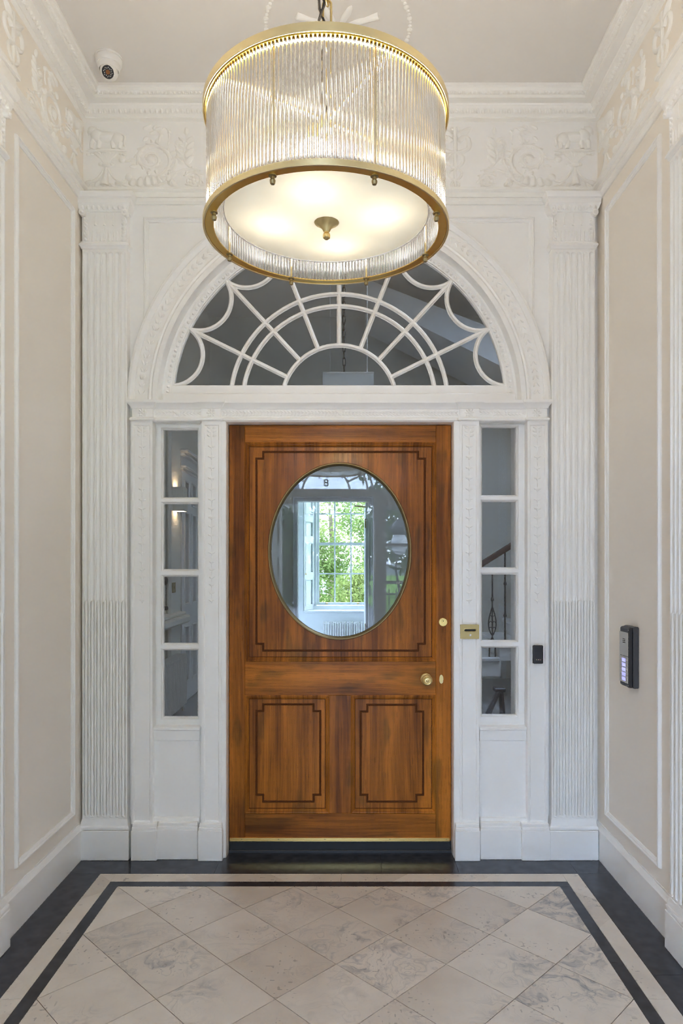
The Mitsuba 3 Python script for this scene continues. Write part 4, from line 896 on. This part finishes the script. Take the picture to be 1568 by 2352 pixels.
# far hall wall with a doorway into the bright room
RX0, RX1, RZ = X(683, HY1), X(846, HY1), Z(1151, HY1)
struct('wall_hall_back', 'grey end wall of the hall around the doorway to the bright room', 'wall')
obj('wall_hall_back__plaster', wallpoly(sbox(HX0 - 0.1, -0.02, HX1 + 0.1, HZ + 0.02).difference(sbox(RX0, -0.05, RX1, RZ)), HY1, HY1 + 0.15), 'mat_hall_paint')
struct('trim_12', 'pale moulded architrave around the doorway to the bright room', 'door frame')
obj('trim_12__architrave', sweep([(RX0, HY1, 0), (RX0, HY1, RZ), (RX1, HY1, RZ), (RX1, HY1, 0)], [(0, 0), (0, 0.012), (0.010, 0.016), (0.030, 0.018), (0.038, 0.028), (0.055, 0.030), (0.060, 0.0)], OUT), 'mat_hall_trim', 30)
obj('trim_12__lining', cat([bx(RX0 - 0.012, RX0, HY1 - 0.01, HY1 + 0.16, 0, RZ + 0.012), bx(RX1, RX1 + 0.012, HY1 - 0.01, HY1 + 0.16, 0, RZ + 0.012), bx(RX0, RX1, HY1 - 0.01, HY1 + 0.16, RZ, RZ + 0.012)]), 'mat_room_white')
# panelled door on the left hall wall
struct('door_3', 'pale panelled double door on the left hall wall', 'door')
dy0, dy1 = 7.05, 8.25
def onl(m): return at(m, frame((0, 1, 0), (-1, 0, 0), (HX0, 0, 0)))
hs = []
for a in (0.10, 0.44, 0.74):
    for z0, z1 in ((0.2, 0.80), (1.02, 2.0), (2.08, 2.34)): hs.append(sbox(dy0 + a, z0, dy0 + a + 0.22, z1))
obj('door_3__leaf', onl(cat([wallpoly(sbox(dy0, 0, dy1, 2.42).difference(unary_union(hs)), -0.05, 0.0), bx(dy0, dy1, -0.012, 0, 0, 2.42)])), 'mat_hall_trim')
obj('door_3__panel_moulding', onl(cat([sweep(rect_path(*[h_.bounds[q] for q in (0, 2, 1, 3)], -0.05), [(0, 0), (0, 0.010), (0.012, 0.012), (0.02, 0.0)], OUT, True) for h_ in hs])), 'mat_hall_trim', 30)
obj('door_3__cornice', onl(cat([cbx(dy0 - 0.02, dy1 + 0.04, -0.10, 0, 2.445, 2.475, 0.008), cbx(dy0 - 0.02, dy1 + 0.04, -0.07, 0, 2.42, 2.45, 0.004), bx(dy0, dy1, -0.045, 0, 2.45, 2.59), cbx(dy0 - 0.03, dy1 + 0.04, -0.13, 0, 2.60, 2.635, 0.01), cbx(dy0 - 0.02, dy1 + 0.04, -0.09, 0, 2.575, 2.60, 0.005)])), 'mat_hall_trim')
struct('trim_13', 'rounded grey pier of the hall wall before the panelled door', 'pier')
obj('trim_13__pier', cat([cbx(HX0, HX0 + 0.05, 6.62, 7.02, 0, HZ, 0.02), cbx(HX0, HX0 + 0.16, 5.4, 6.98, 0.86, 0.94, 0.02), cbx(HX0, HX0 + 0.12, 5.4, 6.96, 0.94, 0.97, 0.008)]), 'mat_hall_paint')
# wall lamp
k = thing('wall_lamp', 'square box wall lamp throwing warm light up and down the hall wall', 'wall light')
sx0, sx1, sy0, sy1, sz0, sz1 = HX0 + 0.05, HX0 + 0.155, 6.70, 6.86, 1.975, 2.21
obj(k + '__housing', cat([bx(sx1 - 0.006, sx1, sy0, sy1, sz0, sz1), bx(sx0, sx1, sy0, sy0 + 0.006, sz0, sz1), bx(sx0, sx1, sy1 - 0.006, sy1, sz0, sz1)]), 'mat_hall_paint')
for nm, z in (('upper', sz1 - 0.012), ('lower', sz0 + 0.012)):
    obj(k + '__glowing_strip', mikit.ply(bx(sx0 + 0.012, sx1 - 0.012, sy0 + 0.012, sy1 - 0.012, z - 0.004, z + 0.004), 'mat_white_plastic', emitter={'type': 'area', 'radiance': rgb(18.0, 12.5, 6.5), 'sampling_weight': 0.06}), None)
# bell pull and plate
k = thing('bell_pull', 'dark round bell pull with a ball hanging on a chain', 'bell pull')
by = 6.52
obj(k + '__boss', at(sph((0, 0, 0), 1, 2, (0.022, 0.035, 0.042)), None, (HX0 + 0.02, by + 0.02, 1.29)), 'mat_black_iron', True)
obj(k + '__chain', cat([sph((HX0 + 0.03, by, z), 0.0045, 1) for z in np.arange(1.06, 1.26, 0.009)]), 'mat_black_iron', True)
obj(k + '__ball', sph((HX0 + 0.03, by, 1.03), 0.022, 2), 'mat_black_iron', True)
k = thing('switch_plate', 'brass switch plate beside the dark bell pull', 'switch')
obj(k + '__plate', cbx(HX0 + 0.050, HX0 + 0.058, 6.66, 6.78, 1.17, 1.27, 0.003), 'mat_brass_old')
obj(k + '__toggle', cbx(HX0 + 0.057, HX0 + 0.066, 6.71, 6.73, 1.21, 1.235, 0.002), 'mat_brass_old')
def radiator(key, label, F, x0, x1, z0, z1, n, m, group=None):
    """columns along local x"""
    k = thing(key, label, 'radiator')
    p = (x1 - x0) / n
    for i in range(n):
        c = x0 + (i + 0.5) * p
        col = [sweep_tube([(c, yy, z0 + 0.02), (c, yy, z1 - 0.02)], [p * 0.27], 8) for yy in (-0.035, -0.075, -0.115)]
        col += [sweep_tube([(c, -0.025, zz_), (c, -0.125, zz_)], [p * 0.40], 8) for zz_ in (z0 + 0.025, z1 - 0.02)] + [sph((c, -0.075, z1 - 0.016), 1, 1, (p * 0.42, 0.055, 0.018))]
        obj(k + '__column', at(cat(col), F), m, 50)
    obj(k + '__pipe', at(cat([cyl((x0 - 0.03, -0.075, z0 + 0.03), (x1 + 0.03, -0.075, z0 + 0.03), 0.012, 10), cyl((x0 - 0.03, -0.075, 0), (x0 - 0.03, -0.075, z0 + 0.035), 0.010, 10), cyl((x1 + 0.03, -0.075, 0), (x1 + 0.03, -0.075, z0 + 0.035), 0.010, 10)]), F), m, 40)
radiator('radiator', 'grey column radiator along the hall wall seen through the left sidelight', frame((0, 1, 0), (-1, 0, 0), (HX0 + 0.06, 0, 0)), 5.25, 6.72, 0.08, 0.575, 28, 'mat_hall_radiator')
# hanging lit sign and hall lantern
k = thing('hanging_sign', 'white translucent sign box hung on two wires inside the hall', 'sign')
sy = 4.65; x0, x1, z0, z1 = X(741, sy), X(858, sy), Z(900, sy), Z(857, sy)
obj(k + '__box', cat([bx(x0, x1, sy - 0.012, sy - 0.009, z0, z1), bx(x0, x1, sy + 0.009, sy + 0.012, z0, z1)]), 'mat_acrylic')
obj(k + '__lit_panel', mikit.ply(bx(x0 + 0.004, x1 - 0.004, sy - 0.004, sy + 0.004, z0 + 0.004, z1 - 0.006), 'mat_white_plastic', emitter={'type': 'area', 'radiance': rgb(0.34, 0.37, 0.37), 'sampling_weight': 0.02}), None)
obj(k + '__top_rail', cbx(x0 - 0.001, x1 + 0.001, sy - 0.016, sy + 0.016, z1 - 0.004, z1 + 0.004, 0.002), 'mat_hall_trim')
for u in (x0 + 0.05, x1 - 0.045): obj(k + '__wire', cyl((u, sy, z1), (u, sy, HZ), 0.0012 if u < (x0 + x1) / 2 else 0.0035, 6), 'mat_hall_trim')
k = thing('hall_lantern', 'dark chain of a lantern hanging in the hall behind the fanlight', 'pendant light')
hx, hy = X(790, 6.0), 6.0
obj(k + '__ceiling_hook', cyl((hx, hy, HZ - 0.05), (hx, hy, HZ), 0.02, 12), 'mat_black_iron')
i = 0
for z in np.arange(2.98, HZ - 0.04, 0.062):
    obj(k + '__chain_link', link((hx, hy, z), 0.037, 0.012, 0.0035, 90 * (i % 2) + 20), 'mat_black_iron', True); i += 1
q = []
for u in (-1, 1):
    for v in (-1, 1): q.append(cyl((hx + 0.10 * u, hy + 0.10 * v, 2.46), (hx + 0.12 * u, hy + 0.12 * v, 2.80), 0.006, 8))
q += [cbx(hx - 0.11, hx + 0.11, hy - 0.11, hy + 0.11, 2.45, 2.465, 0.004), cbx(hx - 0.13, hx + 0.13, hy - 0.13, hy + 0.13, 2.80, 2.82, 0.004), cyl((hx, hy, 2.82), (hx, hy, 2.96), 0.05, 16, 0.012)]
obj(k + '__cage', cat(q), 'mat_black_iron', 30)
# staircase seen through the right sidelight
k = struct('staircase', 'stone staircase with mahogany rail and black iron balusters in the hall', 'staircase')
NS, G, RI, SY0, SY1, SX0 = 9, 0.262, 0.163, 7.05, 8.05, 0.77
def tread_z(i): return RI * (i + 1)
for i in range(NS):
    x0 = SX0 + i * G
    obj(k + '__step', cat([cbx(x0 - 0.025, x0 + G, SY0 - 0.02, SY1, tread_z(i) - 0.045, tread_z(i), 0.012), bx(x0, x0 + G + 0.01, SY0 + 0.02, SY1, max(0.0, tread_z(i) - 0.20), tread_z(i) - 0.04)]), 'mat_hall_trim')
iron = []
def bal(x, z): return [sweep_tube([(x, SY0 + 0.04, z), (x, SY0 + 0.04, z + 0.93)], [0.009], 8)] + [lathe_at([(0.010, -0.02), (0.019, -0.012), (0.014, 0.008), (0.009, 0.02)], x, SY0 + 0.04, z + u) for u in (0.27, 0.60)]
def lathe_at(pr, x, y, z): return at(lathe([(0.0, pr[0][1])] + pr + [(0.0, pr[-1][1])], 12), None, (x, y, z))
def leafbal(x, z):
    t = np.linspace(0, 1, 20); y = SY0 + 0.04
    w = 0.042 * np.sin(np.pi * t ** 1.0) ** 0.8 * (1.25 - 0.7 * t)
    o = [sweep_tube(np.stack([x + s_ * w, 0 * t + y, z + 0.22 + 0.30 * t], 1), [0.0065], 6) for s_ in (1, -1)]
    o.append(sweep_tube([(x, y, z + 0.20), (x, y, z + 0.93)], [0.0075], 8))
    for u in (0.28, 0.34, 0.40):
        for s_ in (1, -1): o.append(sweep_tube(spline([(x, z + u), (x + s_ * 0.020, z + u + 0.028), (x + s_ * 0.033, z + u + 0.010)], 8)[:, [0, 0, 1]] * [1, 0, 1] + [0, y, 0], [0.004], 5))
    for s_ in (1, -1): o.append(sweep_tube([(x, y, z + 0.20), (x + s_ * 0.03, y, z + 0.14), (x + s_ * 0.032, y, z)], [0.008], 6))
    o.append(lathe_at([(0.010, -0.02), (0.019, -0.012), (0.014, 0.008), (0.009, 0.02)], x, y, z + 0.60))
    return o
for i in range(NS):
    x0 = SX0 + i * G
    obj(k + '__baluster', cat(bal(x0 + 0.06, tread_z(i))), 'mat_black_iron', 40)
    obj(k + '__leaf_baluster', cat(leafbal(x0 + 0.19, tread_z(i))), 'mat_black_iron', 40)
hr = [(SX0 - 0.10, SY0 + 0.04, tread_z(0) + 0.80)] + [(SX0 + i * G + 0.06, SY0 + 0.04, tread_z(i) + 0.945) for i in range(NS)] 
obj(k + '__handrail', sweep([(x, y, z) for x, y, z in hr], [(-0.022, -0.025), (-0.022, 0.025), (0.0, 0.034), (0.028, 0.028), (0.036, 0.0), (0.028, -0.028), (0.0, -0.034)], OUT), 'mat_rail_wood', 40)
obj(k + '__upper_flight', wallpoly(Polygon([(0.2, 4.36), (X(1160, 7.5) + 0.6, Z(846, 7.5) - 0.30), (X(1160, 7.5) + 0.6, Z(846, 7.5) + 0.15), (0.2, 4.58)]), 7.5, 8.6), 'mat_hall_trim')
k = thing('folding_stand', 'small black folding stand on the hall floor below the stairs', 'stand')
ax, ay = X(1140, 6.2), 6.2
for s_ in (0, 1):
    obj(k + '__leg', sweep_tube([(ax + 0.02 + 0.03 * s_, ay + 0.05 * s_, 0.30), (ax - (0.12, -0.08)[s_], ay + 0.1 * s_, 0.0)], [0.022, 0.03], 6), 'mat_black_plastic')
obj(k + '__cap', cbx(ax - 0.02, ax + 0.08, ay - 0.02, ay + 0.08, 0.29, 0.325, 0.006), 'mat_black_plastic')

# ------------------------------------------------------------------ the bright room beyond, its window, radiator and open door
QY, QX0, QX1, QZ = 11.95, -2.4, 1.9, 3.4
WB = 12.10
struct('floor_3', 'pale floor of the bright room beyond the hall', 'floor')
obj('floor_3__slab', bx(QX0, QX1, HY1 + 0.15, QY + 0.3, -0.06, -0.005), 'mat_room_white')
struct('ceiling_3', 'white ceiling of the bright room beyond the hall', 'ceiling')
obj('ceiling_3__plaster', bx(QX0, QX1, HY1 + 0.15, QY + 0.3, QZ, QZ + 0.05), 'mat_room_white')
struct('wall_room_left', 'white side wall at the left of the bright room', 'wall')
side = sbox(HY1, -0.02, QY + 0.3, QZ).difference(sbox(9.2, 0.75, 10.25, 2.9))
obj('wall_room_left__plaster', at(wallpoly(side, 0, 0.1), frame((0, 1, 0), (-1, 0, 0), (QX0, 0, 0))), 'mat_room_white')
struct('window_9', 'unseen wide side window added to brighten the far room', 'window')  # side window added out of view to let more daylight into this room
obj('window_9__frame', at(wallpoly(sbox(9.2, 0.75, 10.25, 2.9).difference(unary_union([sbox(9.25 + 0.49 * c, 0.80 + 1.04 * r_, 9.70 + 0.49 * c, 1.81 + 1.03 * r_) for c in (0, 1) for r_ in (0, 1)])), 0.03, 0.07), frame((0, 1, 0), (-1, 0, 0), (QX0, 0, 0))), 'mat_room_white')
for c in (0, 1):
    for r_ in (0, 1): obj('window_9__pane', at(sheet(sbox(9.245 + 0.49 * c, 0.795 + 1.04 * r_, 9.705 + 0.49 * c, 1.815 + 1.03 * r_), 0.05), frame((0, 1, 0), (-1, 0, 0), (QX0, 0, 0))), 'mat_pane')
struct('wall_room_right', 'white side wall at the right of the bright room', 'wall')
obj('wall_room_right__plaster', bx(QX1, QX1 + 0.1, HY1, QY + 0.3, -0.02, QZ), 'mat_room_white')
struct('wall_room_front', 'white wall around the doorway on the room side', 'wall')
obj('wall_room_front__plaster', wallpoly(sbox(QX0, -0.02, QX1, QZ).difference(sbox(RX0, -0.05, RX1, RZ)), HY1 + 0.152, HY1 + 0.17), 'mat_room_white')
wx0, wx1 = X(727, 12.05), X(727, 12.05) + 0.925; wz0, ph = Z(1388, 12.05), 0.535
wzt = wz0 + 4 * ph
struct('wall_room_window', 'white wall around the tall sash window of the bright room', 'wall')
ox0, ox1 = wx0 - 0.16, wx1 + 0.16
obj('wall_room_window__plaster', wallpoly(sbox(QX0, -0.02, QX1, QZ).difference(sbox(ox0 - 0.05, wz0 - 0.10, ox1 + 0.05, wzt + 0.05)), 11.62, 11.70), 'mat_room_white')
obj('wall_room_window__outer_leaf', wallpoly(sbox(QX0, -0.02, QX1, QZ).difference(sbox(wx0, wz0 - 0.02, wx1, wzt + 0.03)), WB, WB + 0.1), 'mat_room_white')
obj('wall_room_window__apron', cat([bx(ox0 - 0.05, ox1 + 0.05, 11.70, 11.74, 0, wz0 - 0.1), sweep(rect_path(wx0 - 0.1, wx1 + 0.1, 0.18, wz0 - 0.18, 11.70), pm, OUT, True)]), 'mat_room_white', 30)
obj('wall_room_window__skirting', cbx(QX0, QX1, 11.59, 11.71, 0, 0.16, 0.006), 'mat_room_white')
struct('window_7', 'tall white sash window with bright green trees outside in the far room', 'window')
k = 'window_7'
def bars(z0, z1, y, nr):
    hs = []
    w = (wx1 - wx0 - 0.09 - 0.05) / 3
    for c in range(3):
        for r_ in range(nr): hs.append(sbox(wx0 + 0.045 + c * (w + 0.025), z0 + 0.045 + r_ * ((z1 - z0 - 0.09 + 0.025) / nr), wx0 + 0.045 + c * (w + 0.025) + w, z0 + 0.045 + (r_ + 1) * ((z1 - z0 - 0.09 + 0.025) / nr) - 0.025))
    obj(k + '__sash', wallpoly(sbox(wx0, z0, wx1, z1).difference(unary_union(hs)), y, y + 0.04), 'mat_room_white')
    for h_ in hs: obj(k + '__pane', sheet(h_.buffer(0.004, join_style=2), y + 0.02), 'mat_pane')
bars(wz0 - 0.01, wz0 + 2 * ph + 0.02, 12.05, 2)
bars(wz0 + 2 * ph - 0.03, wzt + 0.02, 12.10, 2)
obj(k + '__frame', cat([cbx(wx0 - 0.09, wx0, 12.0, 12.12, wz0 - 0.05, wzt + 0.04, 0.006), cbx(wx1, wx1 + 0.09, 12.0, 12.12, wz0 - 0.05, wzt + 0.04, 0.006)]), 'mat_room_white')
obj(k + '__sill', cat([cbx(ox0 - 0.05, ox1 + 0.05, 11.58, 12.08, wz0 - 0.115, wz0 - 0.085, 0.008), cbx(wx0 - 0.1, wx1 + 0.1, 11.96, 12.1, wz0 - 0.09, wz0 - 0.02, 0.006)]), 'mat_room_white')
for u in (0.18, 0.73): obj(k + '__sash_lift', at(sph((0, 0, 0), 1, 1, (0.022, 0.02, 0.015)), None, (wx0 + u, 12.04, wz0 + 0.02)), 'mat_brass', True)
# panelled shutters folded into the splayed reveal
for s_, xa_, xb_ in ((-1, ox0 - 0.05, wx0 - 0.06), (1, ox1 + 0.05, wx1 + 0.06)):
    k = struct('trim_%d' % (14 + (s_ > 0)), 'white panelled window shutter folded in the %s reveal of the room window' % ('near-side, left' if s_ < 0 else 'right'), 'shutter')
    e = np.array([xb_ - xa_, 12.0 - 11.66, 0]); Ln = np.linalg.norm(e); e /= Ln
    if s_ < 0: F = frame(e, np.cross([0, 0, 1], e), (xa_, 11.66, 0))
    else: F = frame(-e, np.cross([0, 0, 1], -e), (xb_, 12.0, 0))
    z0s = [wz0 - 0.06, wz0 + 0.50, wz0 + 0.50 + 0.63, wz0 + 1.50, wzt + 0.03]
    hs = [sbox(0.05, a + 0.05, Ln - 0.04, b - 0.05) for a, b in zip(z0s[:-1], z0s[1:])]
    obj(k + '__leaf', at(cat([wallpoly(sbox(0, wz0 - 0.08, Ln, wzt + 0.04).difference(unary_union(hs)), -0.02, 0.02), bx(0, Ln, 0.0, 0.02, wz0 - 0.08, wzt + 0.04)]), F), 'mat_room_white')
    obj(k + '__panel_moulding', at(cat([sweep(rect_path(h_.bounds[0], h_.bounds[2], h_.bounds[1], h_.bounds[3], -0.02), [(0, 0), (0, 0.006), (0.012, 0.004), (0.02, -0.008), (0.02, -0.012)], OUT, True) for h_ in hs]), F), 'mat_room_white', 30)
    if s_ < 0: obj(k + '__knob', at(at(sph((0.03, -0.035, 1.28), 0.014, 1), F)), 'mat_brass', True)
    obj(k + '__dado_box', at(bx(0, Ln, -0.02, 0.02, 0, wz0 - 0.10), F), 'mat_room_white')
radiator('radiator_001', 'white column radiator under the window of the bright room', frame((1, 0, 0), (0, 1, 0), (0, 11.57, 0)), X(741, 11.5), X(833, 11.5), 0.08, Z(1428, 11.5), 17, 'mat_radiator')
struct('door_4', 'open room door seen edge-on with brass hinges at the doorway', 'door')
obj('door_4__leaf', cbx(RX1 - 0.035, RX1 + 0.01, HY1 + 0.16, HY1 + 0.16 + 0.86, 0.008, RZ - 0.004, 0.003), 'mat_hall_trim')
for z in (0.62, 1.98): obj('door_4__hinge', cat([cbx(RX1 - 0.040, RX1 - 0.034, HY1 + 0.145, HY1 + 0.165, z - 0.06, z + 0.06, 0.002), cyl((RX1 - 0.036, HY1 + 0.150, z - 0.06), (RX1 - 0.036, HY1 + 0.150, z + 0.06), 0.009, 10)]), 'mat_brass_old')
obj('door_4__closer_arm', cyl((RX1 - 0.03, HY1 + 0.17, RZ - 0.06), (RX1 - 0.18, HY1 + 0.16, RZ - 0.045), 0.010, 8), 'mat_brass')

# ------------------------------------------------------------------ outdoors
def foliage(key, m, blobs, n, size, seed):
    rs = np.random.RandomState(seed); V_, F_ = [], []
    w = np.array([b[3] * b[4] * b[5] for b in blobs]) ** (2 / 3); w /= w.sum()
    for (x, y, z, a, b_, c), q in zip(blobs, w):
        k_ = int(n * q); d = rs.normal(size=(k_, 3)); d /= np.linalg.norm(d, axis=1, keepdims=True)
        p = np.array([x, y, z]) + d * rs.uniform(0.55, 1.0, (k_, 1)) * [a, b_, c]
        e1 = rs.normal(size=(k_, 3)); e1 /= np.linalg.norm(e1, axis=1, keepdims=True)
        e2 = np.cross(e1, d + rs.normal(size=(k_, 3)) * 0.6); e2 /= np.linalg.norm(e2, axis=1, keepdims=True) + 1e-9
        s_ = size * rs.uniform(0.6, 1.3, (k_, 1)); o = 4 * sum(len(v) for v in V_) // 4
        V_.append(np.stack([p - e1 * s_, p + e2 * s_ * 0.42, p + e1 * s_, p - e2 * s_ * 0.42], 1).reshape(-1, 3))
        i_ = np.arange(k_)[:, None] * 4 + o
        F_.append(np.vstack([i_ + [0, 1, 2], i_ + [0, 2, 3]]))
    stuff(key, trimesh.Trimesh(np.vstack(V_), np.vstack(F_), process=False), m)
def tree(key, label, m, x, y, blobs, n, size, seed, trunk_h):
    k = thing(key, label, 'tree')
    obj(k + '__trunk', sweep_tube([(x, y, 0), (x + 0.05, y, trunk_h * 0.5), (x - 0.05, y, trunk_h)], [0.10, 0.07, 0.03], 8), 'mat_bark', True)
    foliage(k + '__foliage', m, [(x + b[0], y + b[1], *b[2:]) for b in blobs], n, size, seed)
struct('ground', 'lawn of the garden behind the house', 'ground')
obj('ground__lawn', bx(-14, 14, 12.25, 40, -0.35, -0.30), 'mat_lawn')
tree('garden_tree', 'bushy bright green shrub low at the left behind the sash window', 'mat_leaf', -0.75, 15.0, [(0, 0, 0.9, 0.9, 0.7, 1.0), (0.25, 0.1, 1.6, 0.6, 0.5, 0.5), (-0.4, 0, 1.9, 0.7, 0.5, 0.5)], 6000, 0.050, 1, 1.6)
tree('garden_tree_001', 'yellow green shrub at the lower middle behind the sash window', 'mat_leaf_yellow', 0.05, 13.6, [(0, 0, 0.6, 0.45, 0.4, 0.75), (0.2, 0.2, 1.0, 0.3, 0.3, 0.4)], 3000, 0.045, 2, 1.0)
tree('garden_tree_002', 'loose pale tree with fine branches at the right behind the sash window', 'mat_leaf', 0.75, 16.0, [(0, 0, 1.3, 0.7, 0.6, 1.5), (-0.3, 0, 2.7, 0.9, 0.6, 0.7)], 5000, 0.05, 3, 3.0)
tree('garden_tree_003', 'tall pale green tree rising behind the shrubs outside the sash window', 'mat_leaf_yellow', -0.5, 18.5, [(0, 0, 3.0, 1.6, 0.9, 1.1), (1.1, 0, 3.8, 1.3, 0.9, 0.9), (-1.4, 0, 2.4, 1.0, 0.8, 1.0), (0.6, 0.2, 1.8, 1.4, 0.6, 1.0)], 8000, 0.055, 4, 3.4)
struct('ground_001', 'street pavement before the house', 'ground')
obj('ground_001__pavement', bx(-30, 30, -14, YF - 0.2, -0.25, -0.20), 'mat_pavement')
obj('ground_001__road', bx(-60, 2, -90, -14, -0.27, -0.21), 'mat_pavement')
obj('ground_001__park_lawn', bx(2, 60, -90, -14, -0.25, -0.15), 'mat_lawn')
k = thing('added_hedge', 'tall dark hedge added across the street to darken the reflection in the oval door glass', 'hedge')  # hedge added to block bright sky from the door glass reflection
foliage(k + '__foliage', 'mat_leaf_dark', [(x, -20, 1.7, 1.2, 0.9, 2.5) for x in (-6, -4.6, -3.2, -1.8, -0.4, 1.0)], 9000, 0.20, 9)
obj(k + '__stems', cat([sweep_tube([(x, -20, -0.2), (x + 0.1, -20, 3.0)], [0.08, 0.03], 6) for x in (-6, -4.6, -3.2, -1.8, -0.4, 1.0)]), 'mat_bark')
tree('park_tree', 'dark green park tree reflected in the upper part of the oval door glass', 'mat_leaf_dark', 4.5, -14, [(0, 0, 5.2, 3.6, 3.0, 2.9), (-2.0, 1, 6.2, 2.0, 1.8, 1.6), (2.5, 0.5, 4.0, 2.6, 2.0, 2.2)], 14000, 0.16, 5, 4.0)
tree('park_tree_001', 'bright green park tree reflected at the right edge of the oval door glass', 'mat_leaf', 6.0, -26, [(0, 0, 3.4, 5.0, 3.0, 2.7), (4, 0, 4.5, 4.0, 3.0, 3.2)], 8000, 0.22, 6, 3.0)
k = thing('town_house', 'stone house roof with chimney pots reflected at the top of the oval door glass', 'building')
obj(k + '__walls', bx(-34, -2, -70, -60, -0.2, 8.2), 'mat_stone')
obj(k + '__roof', trimesh.convex.convex_hull(np.array([(-34.4, -70, 8.2), (-1.6, -70, 8.2), (-34.4, -60, 8.2), (-1.6, -60, 8.2), (-34, -65, 10.0), (-2, -65, 10.0)])), 'mat_slate')
for x in (-6.5, -13, -21):
    obj(k + '__chimney', cat([bx(x - 1.2, x + 1.2, -65.6, -64.4, 9.0, 11.2)]), 'mat_stone')
    for u in (-0.8, -0.25, 0.3, 0.8): obj(k + '__chimney_pot', cyl((x + u, -65, 11.2), (x + u, -65, 11.9), 0.2, 10, 0.16), 'mat_stone')
k = thing('street_lamp', 'black iron lamp with white globe reflected at the right of the oval door glass', 'street lamp')
lx, ly = 1.12, -3.6
obj(k + '__post', sweep_tube([(lx, ly, -0.2), (lx, ly, 1.05), (lx - 0.06, ly, 1.4), (lx, ly, 1.75), (lx + 0.05, ly, 2.3), (lx, ly, 2.5)], [0.035, 0.022, 0.015, 0.012, 0.012, 0.012], 8), 'mat_black_iron', True)
obj(k + '__canopy', at(lathe([(0, 0.20), (0.05, 0.18), (0.11, 0.10), (0.17, 0.06), (0.17, 0.02), (0.11, 0.0), (0.09, -0.06), (0, -0.06)], 24), None, (lx, ly, 1.96)), 'mat_black_iron', 30)
obj(k + '__globe', at(lathe([(0.09, 0), (0.125, -0.08), (0.13, -0.16), (0.10, -0.25), (0.05, -0.30), (0, -0.31)], 24), None, (lx, ly, 1.90)), 'mat_white_plastic', 30)
k = thing('iron_railing', 'black iron railing reflected low at the right of the oval door glass', 'railing')
obj(k + '__rail', cat([cyl((0.3, -5.2, 0.92), (3.4, -5.2, 0.92), 0.018, 8), cyl((0.3, -5.2, 0.02), (3.4, -5.2, 0.02), 0.015, 8)]), 'mat_black_iron')
for x in np.arange(0.35, 3.4, 0.13): obj(k + '__bar', cyl((x, -5.2, -0.2), (x, -5.2, 1.02), 0.010, 6), 'mat_black_iron')
